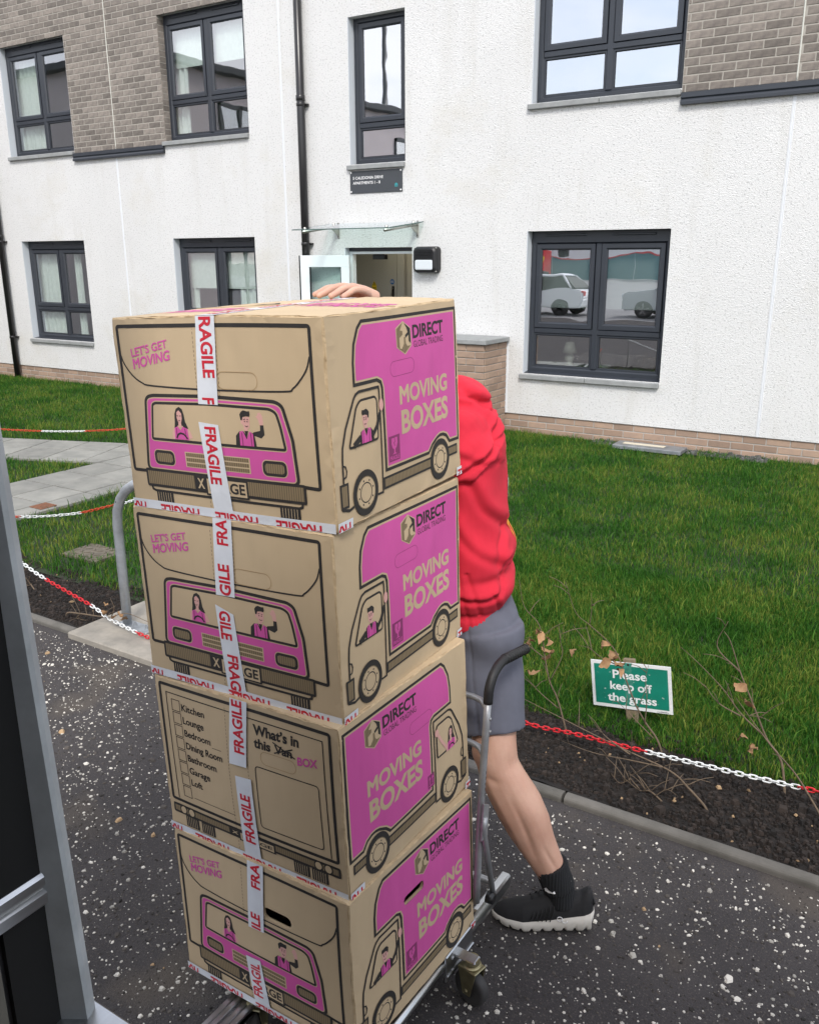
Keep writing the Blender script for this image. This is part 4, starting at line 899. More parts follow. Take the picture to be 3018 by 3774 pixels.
def tape_strip(parent, fn, q, texts, m=m_tape, base=.0034):   # q: quad TL,TR,BR,BL in mm, slight creases
    V = []; F_ = []; n = 14; q = [Vector(p) for p in q]
    for i in range(n + 1):
        t = i / n; a = q[0].lerp(q[3], t); c = q[1].lerp(q[2], t)
        for j in range(4): p = a.lerp(c, j / 3); V.append(fn(p.x, p.y, base + .0003 * noise.noise(Vector((p.x * .06, p.y * .08, j)))))
    for i in range(n):
        for j in range(3): F_.append((i * 4 + j, i * 4 + j + 1, i * 4 + j + 5, i * 4 + j + 4))
    b = MB(); b.add(V, F_, True); tp = b.build('tape', m, parent, fix=False)
    for st, quad, lo in texts:
        b = MB(); v_, f_ = text_quad(st, quad, .030)
        me = bpy.data.meshes.new('x'); me.from_pydata(v_, [], f_); bm = bmesh.new(); bm.from_mesh(me)
        if lo is not None:
            for (co_, no) in lo: bmesh.ops.bisect_plane(bm, geom=bm.verts[:] + bm.edges[:] + bm.faces[:], plane_co=co_, plane_no=no, clear_inner=True)
        bm.verts.index_update(); b.add([fn(p.co.x, p.co.y, .0005 + base + p.co.z * .002) for p in bm.verts], [tuple(x.index for x in f.verts) for f in bm.faces]); bm.free(); bpy.data.meshes.remove(me)
        if b.v: b.build('tape_lettering', m_tred, tp, fix=False)
def vt(x0, x1, y0, y1, up):                        # quad for text running along a vertical tape
    return [(x1, y1), (x1, y0), (x0, y0), (x0, y1)] if not up else [(x0, y0), (x0, y1), (x1, y1), (x1, y0)]
boxes = []
def box_body(name, par, cut=None, bulge=0):
    b = MB(); b.bbox(-BW, 0, 0, BD, 0, BH, .0035); me = b.mesh('carton'); bm = bmesh.new(); bm.from_mesh(me); bmesh.ops.recalc_face_normals(bm, faces=bm.faces)
    bm.to_mesh(me); bm.free()
    o = link('carton', me, m_card, par)
    me.materials.append(m_worn)
    for p in me.polygons: p.material_index = 1 if p.area < .01 else 0
    if cut:
        for k, c in enumerate(cut):
            co_ = bpy.data.objects.new('cut', c.mesh('cut')); COL.objects.link(co_); bmm = bmesh.new(); bmm.from_mesh(co_.data); bmesh.ops.recalc_face_normals(bmm, faces=bmm.faces); bmm.to_mesh(co_.data); bmm.free()
            co_.parent = par; md = o.modifiers.new('c', 'BOOLEAN'); md.object = co_; md.operation = 'DIFFERENCE'; md.solver = 'EXACT'
            me2 = evaluated(o); o.modifiers.clear(); o.data = me2; bpy.data.objects.remove(co_)
    return o
STK = [(-1.021, 1.308, 1.856, 2.25, 1.05, -2.04), (-1.014, 1.309, 1.428, 1.69, .38, -1.70), (-.997, 1.286, 1.009, -.79, -.12, -2.79), (-.971, 1.270, .591, -1.85, -1.05, -2.99)]
LAB = ['kraft moving box printed with a pink van front, topmost of the stack under the hand', 'kraft moving box with pink van front, second from the top with no open handle hole',
       "kraft moving box with room checklist and WHAT'S IN THIS VAN lettering", 'kraft moving box with an open handle hole, bottom of the stack on the hand truck']
FH = rr(309, 397, 285, 316, 15); SH = [tuple(p) for p in rrect(203, 288, 286, 309, 11)]
for i, (x, y, z, yw, tx, ty) in enumerate(STK):
    M_ = Matrix.Rotation(R_(yw), 4, 'Z') @ Matrix.Rotation(R_(tx), 4, 'X') @ Matrix.Rotation(R_(ty), 4, 'Y')
    t = thing('cardboard_box', LAB[i], 'box', Vector((x, y, z)) + M_ @ Vector((0, 0, -BH)), M_.to_euler(), 'stacked moving boxes')
    ff = lambda a, c, o: (a / 1000 - BW, -o, c / 1000); fs = lambda a, c, o: (o, a / 1000, c / 1000); ft = lambda a, c, o: (a / 1000 - BW, c / 1000, BH + o)
    cut = None
    if i == 3:
        c0 = MB(); c0.box(-BW + .007, -.007, .007, BD - .007, .007, BH - .007); c1 = MB(); c1.prism([(p[0] / 1000 - BW, p[1] / 1000) for p in FH], lambda p: (p[0], -.01, p[1]), lambda p: (p[0], .03, p[1]))
        c2 = MB(); c2.prism([(p[0] / 1000, p[1] / 1000) for p in SH], lambda p: (.01, p[0], p[1]), lambda p: (-.03, p[0], p[1])); cut = [c0, c1, c2]
    box_body('carton', t, cut)
    (art_back() if i == 2 else art_front(i == 3)).build(t, ff, None)
    art_side(i == 2, SH if i == 3 else None).build(t, fs, None)
    if i == 3:                                     # flap of the side handle folded inwards
        b = MB(); b.prism([(.206, .306), (.286, .306), (.286, .309), (.206, .309)], lambda p: (-.003, p[0], p[1]), lambda p: (-.028, p[0], p[1] - .014)); b.build('handle_flap', m_pink, t)
    # seams: top flaps and bottom edge
    if i == 0:
        b = MB(); b.box(-BW + .004, -.004, BD / 2 - .0008, BD / 2 + .0008, BH, BH + .0012); b.build('flap_seam', m_cedge, t)
        A = Art(); A.text('lettering', m_pink, 1, 'MOVING BOXES', [(330, 330), (540, 330), (540, 230), (330, 230)], .03); A.text('lettering', m_pink, 1, 'MOVING BOXES', [(40, 200), (230, 200), (230, 100), (40, 100)], .03)
        A.line('recycle_print', m_ink, 1, [(150, 320), (180, 360), (210, 320)], 12, True); A.build(t, ft, None)
        tape_strip(t, ft, [(252, 520), (304, 520), (306, -1), (255, -1)], [('FRAGILE', vt(262, 296, 20 + k * 165, 140 + k * 165, True), None) for k in range(3)], base=.0007)
    # vertical tape on the front
    if i == 0: T = [([(255, 425), (306, 425), (297, 248), (242, 248)], [('RAGILE', vt(263, 296, 303, 423, False), None), ('F', vt(255, 288, 249, 262, False), None)]), ([(237, 210), (292, 206), (306, -1), (252, -1)], [('FRAGILE', vt(252, 284, 76, 201, False), None)])]
    elif i == 1: T = [([(253, 425), (306, 425), (299, 248), (244, 246)], [('FRA', vt(261, 293, 366, 424, True), None), ('GILE', vt(257, 290, 249, 322, True), None)]), ([(238, 222), (290, 206), (306, -1), (252, -1)], [('GILE', vt(247, 280, 140, 210, False), None), ('FRAGI', vt(259, 291, 6, 104, False), None)])]
    elif i == 2: T = [([(262, 426), (314, 426), (300, 260), (246, 257)], [('FRAGILE', vt(266, 298, 292, 424, True), None)]), ([(261, 229), (311, 233), (312, -1), (260, -1)], [('FRAGILE', vt(270, 302, 54, 186, True), None)])]
    else: T = [([(266, 425), (318, 426), (308, 243), (256, 240)], [('FRA', vt(276, 306, 358, 424, True), None), ('ILE', vt(268, 298, 244, 288, True), None)]), ([(236, 148), (286, 152), (304, -1), (252, -1)], [('FRAGIL', vt(250, 282, 36, 138, True), None)])]
    for q, tx_ in T: tape_strip(t, ff, q, tx_)
    # tape along the bottom edge, folded under: upside-down lettering cut by the fold
    cl = [((0, 1.0, 0), (0, 1, 0))]; tops = 20; ps = [(-60, 40), (88, 205), (252, 372), (420, 535)]
    tape_strip(t, ff, [(0, tops), (569, tops), (569, -.5), (0, -.5)], [('FRAGILE', [(b_, -13), (a_, -13), (a_, 14), (b_, 14)], cl + [((2, 0, 0), (1, 0, 0)), ((568, 0, 0), (-1, 0, 0))]) for a_, b_ in ps])
    tape_strip(t, fs, [(0, tops), (52, tops), (50, -.5), (0, -.5)], [('FRAGILE', [(42, -13), (-75, -13), (-75, 14), (42, 14)], cl + [((1, 0, 0), (1, 0, 0))])])
    tape_strip(t, fs, [(514, tops), (539, tops), (539, -.5), (512, -.5)], [('FRAGILE', [(620, -13), (518, -13), (518, 14), (620, 14)], cl + [((538, 0, 0), (-1, 0, 0))])])
    boxes.append(t)
    # loaded card is never flat: soft bulges, slack edges and rubbed corners
    ph = i * 3.7; bf, bs2, btop = (.0045, .0035, .006, .0055)[i], (.004, .003, .005, .005)[i], (.008 if i == 0 else .002)
    def warp(p):
        x_, y_, z_ = p; sx = (x_ + BW) / BW; sy = y_ / BD; sz = z_ / BH; q = Vector((x_ * 2.4 + ph, y_ * 2.4, z_ * 2.4))
        bx = bs2 * math.sin(math.pi * min(1, max(0, sy))) * math.sin(math.pi * min(1, max(0, sz))) * (1 if x_ > -.25 else -1) * (abs(sx - .5) * 2) ** 4
        by = -bf * math.sin(math.pi * min(1, max(0, sx))) * math.sin(math.pi * min(1, max(0, sz))) * (1 if y_ < .25 else -1) * (abs(sy - .5) * 2) ** 4
        bz = btop * math.sin(math.pi * min(1, max(0, sx))) * max(0, sz - .9) * 10 * (.4 + .6 * sy) if sz > .9 else 0
        return (x_ + bx + .0028 * noise.noise(q), y_ + by + .0028 * noise.noise(q + Vector((7, 0, 0))), z_ + bz + .0016 * noise.noise(q + Vector((0, 9, 0))))
    todo = [c for c in t.children if c.type == 'MESH']; todo += [g for c in todo for g in c.children]
    for c in todo:
        bm = bmesh.new(); bm.from_mesh(c.data); bmesh.ops.triangulate(bm, faces=[f for f in bm.faces if len(f.verts) > 3])
        for _ in range(6):
            es = [e for e in bm.edges if e.calc_length() > .034]
            if not es: break
            bmesh.ops.subdivide_edges(bm, edges=es, cuts=1); bmesh.ops.triangulate(bm, faces=[f for f in bm.faces if len(f.verts) > 3])
        car = c.name.startswith('carton')
        for v_ in bm.verts:
            p = v_.co.copy(); k = 0
            if car:
                nr = sum(1 for a_, lo_, hi_ in ((p.x, -BW, 0), (p.y, 0, BD), (p.z, 0, BH)) if min(abs(a_ - lo_), abs(a_ - hi_)) < .0045)
                if nr >= 2: k = .0011
                if nr == 3: k = .0022
            v_.co = warp(p)
            if k: v_.co += Vector((random.uniform(-k, k), random.uniform(-k, k), random.uniform(-k, k)))
        if car:
            for f in bm.faces: f.smooth = False
        bm.to_mesh(c.data); bm.free()
# ------------------------------------------------------------------ hand truck
m_alu = mat('aluminium', (.56, .57, .58), .32, 1, var=.25, vs=12, bump=.15, bs=80, dist=.001, aniso=(4, .3, 4)); m_tube = mat('worn_tube', (.40, .41, .425), .42, .45, var=.35, vs=14, bump=.15, bs=120, dist=.001)
m_zinc = mat('yellow_zinc', (.36, .32, .19), .42, .8, var=.35, vs=30); m_tyre = mat('grey_rubber', (.045, .043, .043), .7, var=.3, vs=30, bump=.3, bs=150); m_grip = mat('grip', (.012, .012, .013), .55, bump=.3, bs=300)
ht = thing('hand_truck', 'silver folding hand truck laid flat as a platform trolley under the boxes', 'hand truck', (-1.25, 1.6, 0))
O = Vector((-1.25, 1.6, 0))
def L_(*p): return tuple(Vector(p) - O)
def part(name, m, fn, par=ht): b = MB(); fn(b); return b.build(name, m, par)
def deckz(u): return .128 + (u + 1.53) * .045       # the deck leans a little to one side
# rails along the platform
for u in (-.945,):
    part('side_rail', m_alu, lambda b: b.tube([L_(u, .98, deckz(u) - .014), L_(u, 1.93, deckz(u) - .014)], .0135, 12))
u = -1.325
def channel(b):
    z = deckz(u) - .004
    for k in range(4): b.bbox(u - .04 + k * .021 - O.x, u - .04 + k * .021 + .015 - O.x, .93 - O.y, 2.08 - O.y, z - .026, z - (.002 if k % 2 else .007), .002)
    b.box(u - .04 - O.x, u + .038 - O.x, .93 - O.y, 2.08 - O.y, z - .03, z - .012)
part('deck_channel', m_alu, channel)
part('deck_rail', m_alu, lambda b: b.bbox(-1.175 - O.x, -1.135 - O.x, .98 - O.y, 2.05 - O.y, deckz(-1.15) - .03, deckz(-1.15) - .004, .004))
for v in (1.36, 1.72, 2.02): part('cross_bar', m_tube, lambda b: b.tube([L_(-1.50, v, deckz(-1.50) - .03), L_(-.945, v, deckz(-.945) - .03)], .011, 10))
def plate(b):
    b.bbox(-.938 - O.x, -.930 - O.x, 1.64 - O.y, 1.79 - O.y, .085, .168, .003); b.bbox(-.931 - O.x, -.926 - O.x, 1.64 - O.y, 1.79 - O.y, .100, .108, .002)
part('caster_plate', m_alu, plate)
for y_, z_ in ((1.672, .145), (1.718, .13), (1.672, .105)): part('rivet', m_tube, lambda b: b.lathe([(.006, 0), (.005, .003)], L_(-.930, y_, z_), 8, 'x'))
def caster(u, v, yaw, zt):
    c = bpy.data.objects.new('caster', None); COL.objects.link(c); c.parent = ht; c.location = L_(u, v, 0); c.rotation_euler = (0, 0, R_(yaw)); c.empty_display_size = .05
    r = .052
    b = MB(); pr = [(.0, -.014), (.030, -.016), (.042, -.016), (r - .003, -.013), (r, -.007), (r, .007), (r - .003, .013), (.042, .016), (.030, .016), (.0, .014)]; b.lathe([(max(q[0], .001), q[1]) for q in pr], (0, 0, r), 28, 'x'); b.build('tyre', m_tyre, c)
    for s_ in (-1, 1):
        b = MB(); b.prism([(-.012, r - .014), (.012, r - .014), (.030, .118), (-.030, .118)], lambda p: (s_ * .020, p[0], p[1]), lambda p: (s_ * .0235, p[0], p[1])); b.build('fork', m_zinc, c)
    b = MB(); b.bbox(-.0235, .0235, -.03, .03, .116, .121, .002); b.lathe([(.024, .121), (.026, .126), (.020, .129), (.022, .134), (.020, zt)], n=18, sm=False); b.build('swivel', m_zinc, c)
    b = MB(); b.tube([(-.028, 0, r), (.028, 0, r)], .006, 8); b.build('axle', m_zinc, c)
caster(-.885, 1.70, 78, .145); caster(-1.52, 1.72, 20, .112); caster(-1.30, 1.30, 20, .12)
part('caster_arm', m_alu, lambda b: b.bbox(-.955 - O.x, -.868 - O.x, 1.683 - O.y, 1.717 - O.y, .138, .146, .003)); 
# upright handle frame
hz = smooth_line([(-1.0, 1.94, .10), (-1.0, 1.955, .42), (-1.0, 1.985, .755)], 4)
CC = Vector((0, 0, CAMZ))
for u in (-1.0, -1.45):
    if u == -1.0:
        def L_(*p): return tuple(CC + (Vector(p) - CC) * .925 - O)
    else:
        def L_(*p): return tuple(Vector(p) - O)
    part('upright', m_tube, lambda b: b.tube([L_(u, p.y, p.z) for p in hz], .0100, 14))
    gp = smooth_line([(u, 1.985, .745), (u, 1.992, .79), (u, 2.025, .828), (u, 2.09, .84), (u, 2.23, .815)], 5)
    part('grip', m_grip, lambda b: b.tube([L_(*p) for p in gp], .0130, 14))
    part('grip_rings', m_grip, lambda b: [b.lathe([(.0185, -.004), (.0215, -.002), (.0215, .002), (.0185, .004)], (0, 0, 0), 12) for k in range(0)] or [b.tube([L_(*(Vector((u, 2.085, .84)).lerp(Vector((u, 2.225, .816)), k / 9))), L_(*(Vector((u, 2.089, .8395)).lerp(Vector((u, 2.229, .8155)), k / 9)))], .0146, 14) for k in range(10)])
    part('strut', m_tube, lambda b: b.tube([L_(u + .02, 1.945, .40), L_(u + .02, 1.935, .37), L_(u + .02, 2.015, .075)], .0082, 10))
    part('bracket', m_tube, lambda b: b.prism([(1.925, .33), (1.962, .33), (1.968, .43), (1.935, .45)], lambda p: L_(u + .016, p[0], p[1]), lambda p: L_(u + .021, p[0], p[1])))
    part('pivot', m_black, lambda b: b.lathe([(.018, 0), (.016, .02)], L_(u + .012, 1.99, .09), 12, 'x'))
    ub = -.955 if u == -1.0 else u
    part('rear_bracket', m_alu, lambda b: b.bbox(ub - .02 - O.x, ub + .012 - O.x, 1.86 - O.y, 2.06 - O.y, .10, .145, .006))
    for z_ in (.66, .70): part('rivet', m_tube, lambda b: b.lathe([(.005, .010), (.004, .013)], L_(u, 1.98, z_), 8, 'x'))
for z_, y_ in ((.735, 1.982), (.60, 1.972)): part('cross_bar', m_tube, lambda b: b.tube(smooth_line([L_(-.925, y_ - .15, z_ + .09), L_(-.99, y_ - .1, z_ + .08), L_(-1.22, y_ - .015, z_ + .02), L_(-1.39, y_ - .01, z_ + .012), L_(-1.45, y_, z_)], 4), .0085, 10))
def L_(*p): return tuple(CC + (Vector(p) - CC) * .925 - O)
b = MB(); v_, f_ = text_quad('COSCO', [(-.008, .455), (-.008, .545), (.008, .545), (.008, .455)], .0)
b.add([L_(-1.0 + .0116 * math.cos(p[0] / .0114 - .95), 1.957 + .0116 * math.sin(p[0] / .0114 - .95) + (p[1] - .42) * .09, p[1]) for p in v_], f_); b.build('lettering', m_ink, ht, fix=False)

# ------------------------------------------------------------------ van (the camera looks out of its open back)
m_galv = mat('galvanised', (.56, .60, .62), .55, .1, var=.35, vs=7, bump=.25, bs=300, dist=.0006); m_panel = mat('van_panel', (.055, .055, .06), .4, .3, var=.3, vs=3); m_batten = mat('batten', (.17, .16, .135), .7, var=.2, vs=6)
m_seal2 = mat('rubber_seal', (.006, .006, .006), .8); m_ply = mat('ply_floor', (.22, .17, .12), .8, var=.3, vs=5)
vn = thing('removal_van', 'open back of a removal van with galvanised door post and load rail', 'van', (0, 0, 0))
VB = .70; VF = -3.2; FZ = .64; VT = 2.75; VL = -1.20; VR = 1.0
lean = Matrix.Translation((-1.1945, .752, FZ)) @ Matrix.Rotation(PSI, 4, 'Z') @ Matrix.Rotation(R_(-1.45), 4, 'Y') @ Matrix.Rotation(-PSI, 4, 'Z')
b = MB(); b.prism([(-.046, -.03), (.022, -.03), (.026, -.02), (.026, -.002), (.020, -.002), (.020, -.008), (-.003, -.008), (-.007, -.014), (-.011, -.008), (-.046, -.008)], lambda p: lean @ Vector((p[0] * math.cos(R_(32)) - p[1] * math.sin(R_(32)), p[0] * math.sin(R_(32)) + p[1] * math.cos(R_(32)), -.05)), lambda p: lean @ Vector((p[0] * math.cos(R_(32)) - p[1] * math.sin(R_(32)), p[0] * math.sin(R_(32)) + p[1] * math.cos(R_(32)), VT - FZ))); b.build('door_post', m_galv, vn)
b = MB(); b.box(-1.32, -1.200, .634, .742, FZ, VT); b.build('rubber_seal', m_seal2, vn)
b = MB(); b.box(VL - .05, VL - .012, VF, .70, FZ, VT); b.build('side_wall', m_panel, vn)
for y_ in (.588, .12, -.3, -.8): b = MB(); b.bbox(VL - .014, VL - .002, y_, y_ + .035, FZ, VT, .002); b.build('batten', m_batten, vn)
for z_ in (.895, 1.55, 2.2):
    b = MB()
    b.prism([(VL - .012, z_), (VL + .004, z_), (VL + .010, z_ + .006), (VL + .010, z_ + .026), (VL + .002, z_ + .030), (VL + .002, z_ + .036), (VL + .008, z_ + .040), (VL + .008, z_ + .056), (VL + .002, z_ + .062), (VL - .012, z_ + .062)], lambda p: (p[0], VF, p[1]), lambda p: (p[0], .715, p[1]))
    b.build('load_rail', m_alu, vn)
b = MB(); b.lathe([(.017, 0), (.015, .004), (.006, .006), (.006, .012), (.004, .014)], (VL - .012, .565, .74), 14, 'x'); b.build('bolt', m_tube, vn)
b = MB(); b.box(VL - .05, VR + .05, VF, .72, FZ - .06, FZ); b.build('floor', m_ply, vn)
b = MB(); b.bbox(VL - .06, VR + .06, .70, .775, FZ - .085, FZ + .004, .004); b.build('rear_sill', m_alu, vn)
b = MB(); b.box(VR + .012, VR + .05, VF, .70, FZ, VT); b.build('side_wall', m_panel, vn)
b = MB(); b.box(VL - .05, VR + .05, VF, .10, VT, VT + .04); b.build('roof', m_panel, vn)  # unseen roof, cut short so sky light reaches the door post
b = MB(); b.box(VL - .05, VR + .05, VF - .04, VF, FZ, VT); b.build('bulkhead', m_panel, vn)
b = MB(); b.bbox(VR - .01, VR + .06, .70, .76, FZ, VT, .004); b.build('door_post', m_galv, vn)
for x_ in (VL + .12, VR - .15):
    c = bpy.data.objects.new('wheel', None); COL.objects.link(c); c.parent = vn; c.location = (x_, -1.6, .33)
    b = MB(); b.lathe([(.2, -.1), (.31, -.1), (.33, -.07), (.33, .07), (.31, .1), (.2, .1)], n=28, axis='x'); b.build('tyre', m_tyre, c); b = MB(); b.lathe([(.03, -.06), (.2, -.08), (.2, .08), (.03, .06)], n=20, axis='x'); b.build('rim', m_tube, c)
b = MB(); b.box(VL + .3, VL + .4, VF, .6, .4, FZ - .06); b.box(VR - .4, VR - .3, VF, .6, .4, FZ - .06); b.build('chassis_rail', m_seal2, vn)
# ------------------------------------------------------------------ person (local frame: -x = the way he faces, -y = his left)
PB = Vector((.30, 2.40, 0)); Rz = Matrix.Rotation(PSI, 4, 'Z')
per = thing('person', 'person in red hoodie and grey shorts pushing the stacked boxes, one hand on top', 'person', Rz @ PB, (0, 0, PSI))
def q_(l): return [(a - PB.x, b_ - PB.y, c) for a, b_, c in l]
m_skin2 = mat('skin', (.58, .355, .265), .5, col2=(.50, .275, .20), vs=11, bump=.35, bs=160, dist=.0012, spec=.4)
m_skin2.node_tree.nodes['Principled BSDF'].inputs['Subsurface Weight'].default_value = .12; m_skin2.node_tree.nodes['Principled BSDF'].inputs['Subsurface Radius'].default_value = (.01, .004, .002)
m_hood = mat('red_fleece', (.62, .016, .040), .9, var=.12, vs=14, bump=.3, bs=700, dist=.0008); m_short = mat('grey_cotton', (.115, .12, .155), .85, var=.15, vs=20, bump=.3, bs=900, dist=.0006)
m_sock = mat('black_knit', (.010, .011, .013), .9, bump=.6, bs=80, dist=.001, aniso=(6, 6, .1)); m_shoe = mat('black_mesh', (.013, .013, .015), .75, var=.3, vs=60, bump=.4, bs=500); m_sole = mat('sole', (.58, .55, .50), .7, var=.15, vs=20); m_hair = mat('hair', (.05, .03, .018), .6, var=.4, vs=60); m_neon = mat('neon', (.55, .75, .02), .6); m_orange = mat('orange_print', (.65, .28, .02), .6); m_line = mat('pale_lining', (.40, .42, .48), .8)
b = MB()
def limb(pts, rad, n=28): b.tube(smooth_line(q_(pts), 5), [r for r in np.interp(np.linspace(0, len(rad) - 1, (len(rad) - 1) * 5 + 1), range(len(rad)), rad)], n)
# torso, head
b.loft([(x - PB.x, y - PB.y, z, rx, ry) for x, y, z, rx, ry in ((.19, 2.43, .86, .10, .15), (.19, 2.44, .95, .105, .16), (.175, 2.45, 1.10, .09, .135), (.155, 2.45, 1.28, .095, .155), (.135, 2.45, 1.42, .095, .17), (.11, 2.45, 1.50, .07, .12), (.085, 2.45, 1.54, .055, .07))])
limb([(.09, 2.45, 1.50), (.06, 2.45, 1.56), (.03, 2.45, 1.61)], [.06, .055, .055])
hc = Vector((.0, 2.45, 1.665)) - PB
b.ell(hc, (.095, .074, .105)); b.ell(hc + Vector((-.045, 0, -.04)), (.055, .058, .07)); b.ell(hc + Vector((-.098, 0, -.015)), (.018, .013, .022)); b.ell(hc + Vector((-.09, 0, -.068)), (.012, .024, .008))
for s_ in (-1, 1): b.ell(hc + Vector((.01, s_ * .076, -.01)), (.02, .010, .03)); b.ell(hc + Vector((-.088, s_ * .03, .012)), (.010, .014, .009))
# left arm up over the box, right arm forward
limb([(.13, 2.31, 1.47), (.02, 2.34, 1.53), (-.10, 2.38, 1.60)], [.055, .048, .042]); limb([(-.10, 2.38, 1.60), (-.10, 2.395, 1.72), (-.092, 2.405, 1.845)], [.042, .038, .026])
limb([(.13, 2.60, 1.45), (.02, 2.66, 1.33), (-.05, 2.66, 1.22)], [.055, .047, .04]); limb([(-.05, 2.66, 1.22), (-.12, 2.60, 1.24), (-.19, 2.53, 1.27)], [.04, .036, .028])
# legs
limb([(.19, 2.36, .90), (.225, 2.345, .76), (.243, 2.295, .66), (.247, 2.255, .595), (.258, 2.236, .53), (.288, 2.224, .465), (.320, 2.216, .405), (.349, 2.211, .345), (.376, 2.206, .285), (.404, 2.203, .23), (.428, 2.200, .18), (.450, 2.198, .13), (.462, 2.196, .07)], [.080, .074, .068, .064, .062, .067, .071, .067, .056, .048, .042, .037, .030])
b.ell(Vector((.222, 2.246, .572)) - PB, (.042, .044, .058))
limb([(.19, 2.53, .90), (.11, 2.53, .72), (.04, 2.52, .53)], [.085, .075, .058]); limb([(.04, 2.52, .53), (.05, 2.52, .38), (.07, 2.52, .20), (.075, 2.52, .08)], [.055, .062, .045, .042])
def muscle(a, n):                                  # calf belly, shin ridge and tendon lines
    z = a[:, 2]; x = a[:, 0] + PB.x; y = a[:, 1] + PB.y; ax = np.interp(z, [.13, .18, .23, .285, .345, .405, .465, .53, .60], [.45, .428, .404, .376, .349, .320, .288, .258, .247]); s_ = x - ax; on = (y < 2.29) * (z < .62) * (z > .16)
    d = .0055 * np.exp(-((s_ - .035) / .03) ** 2 - ((z - .42) / .06) ** 2) - .0050 * np.exp(-((s_ + .004 - .10 * (z - .40)) / .010) ** 2) * np.exp(-((z - .36) / .09) ** 2) + .0030 * np.exp(-((s_ + .045) / .012) ** 2) - .004 * np.exp(-((s_ - .022) / .008) ** 2) * np.exp(-((z - .26) / .05) ** 2)
    d += .005 * np.exp(-((s_ + .035) / .022) ** 2 - ((z - .565) / .03) ** 2) - .004 * np.exp(-((s_ + .03) / .02) ** 2 - ((z - .515) / .012) ** 2) - .004 * np.exp(-((s_ - .035) / .02) ** 2 - ((z - .56) / .03) ** 2)
    nz = np.array([noise.noise(Vector((p[0] * 22, p[1] * 22, p[2] * 16))) if o_ else 0 for p, o_ in zip(a, on)])
    return a + n * ((d + .0012 * nz) * on)[:, None]
# hands
def hand(wr, kn, tips, thumb, mids=None):
    for k, (K_, T_) in enumerate(zip(kn, tips)):
        m1 = Vector(K_).lerp(Vector(T_), .42) + Vector((0, 0, .0075)); m2 = Vector(K_).lerp(Vector(T_), .74) + Vector((0, 0, .003)); s_ = (.0098, .0100, .0096, .0086)[k]
        limb([tuple(Vector(wr).lerp(Vector(K_), .55)), K_, tuple(m1), tuple(m2), T_], [.0135, s_ * 1.28, s_ * 1.08, s_ * .98, s_ * .78], 10); b.ell(Vector(T_) - PB, (s_ * .86,) * 3, 10, 8)
    limb([tuple(Vector(wr).lerp(Vector(kn[0]), .3)), thumb[0], thumb[1]], [.017, .0125, .0095], 10); b.ell(Vector(thumb[1]) - PB, (.0095,) * 3, 10, 8)
    c = (Vector(wr) + sum((Vector(p) for p in kn), Vector()) / 4) / 2
    limb([wr, tuple(c), tuple(sum((Vector(p) for p in kn), Vector()) / 4)], [.024, .024, .018])
hand((-.092, 2.405, 1.852), [(-.186, 2.372, 1.880), (-.164, 2.352, 1.885), (-.142, 2.336, 1.883), (-.120, 2.324, 1.877)], [(-.243, 2.322, 1.869), (-.228, 2.276, 1.868), (-.196, 2.252, 1.868), (-.164, 2.252, 1.868)], [(-.150, 2.405, 1.868), (-.180, 2.425, 1.862)])
hand((-.19, 2.53, 1.27), [(-.262, 2.508, 1.30), (-.265, 2.505, 1.28), (-.264, 2.503, 1.26), (-.258, 2.502, 1.242)], [(-.325, 2.475, 1.32), (-.335, 2.470, 1.285), (-.33, 2.470, 1.255), (-.315, 2.472, 1.232)], [(-.235, 2.515, 1.325), (-.265, 2.495, 1.35)])
body = organic('body', b, .0032, 7, m_skin2, per, muscle)
# nails on the visible hand
for T_, d_ in (((-.243, 2.322, 1.869), (-.75, -.6, 0)), ((-.228, 2.276, 1.868), (-.6, -.8, 0)), ((-.196, 2.252, 1.868), (-.5, -.85, 0)), ((-.164, 2.252, 1.868), (-.5, -.85, 0))):
    p = Vector(T_) - PB
# hair
b = MB(); b.ell(hc + Vector((.012, 0, .022)), (.098, .080, .098)); b.ell(hc + Vector((.05, 0, -.02)), (.058, .070, .07)); hair = organic('hair', b, .006, 3, m_hair, per, lambda a, n: a + n * (.004 * np.sin(a[:, 1] * 160) * np.sin(a[:, 2] * 120))[:, None])
# hoodie
b = MB()
b.loft([(x - PB.x, y - PB.y, z, rx, ry) for x, y, z, rx, ry in ((.175, 2.45, .925, .100, .175), (.175, 2.45, .945, .112, .190), (.172, 2.45, .99, .122, .198), (.165, 2.45, 1.03, .138, .212), (.160, 2.45, 1.08, .143, .218), (.155, 2.45, 1.15, .144, .216), (.150, 2.45, 1.25, .133, .210), (.145, 2.45, 1.36, .135, .208), (.140, 2.45, 1.45, .137, .205), (.125, 2.45, 1.52, .132, .180), (.108, 2.45, 1.57, .115, .135), (.09, 2.45, 1.61, .095, .105))], 40)
b.ell(Vector((.135, 2.45, 1.585)) - PB, (.085, .115, .055)); 
limb([(.145, 2.345, 1.41), (.105, 2.33, 1.475), (.02, 2.345, 1.53), (-.10, 2.385, 1.60)], [.115, .105, .088, .072]); limb([(-.10, 2.385, 1.60), (-.10, 2.40, 1.70), (-.094, 2.410, 1.775)], [.072, .060, .044])
limb([(.13, 2.57, 1.43), (.02, 2.65, 1.32), (-.05, 2.66, 1.22)], [.105, .085, .07]); limb([(-.05, 2.66, 1.22), (-.12, 2.60, 1.24), (-.165, 2.55, 1.26)], [.07, .058, .043])
def finer(l): return [tuple(p)[:2] for p in smooth_line([(q[0], q[1], 0) for q in l], 5)]
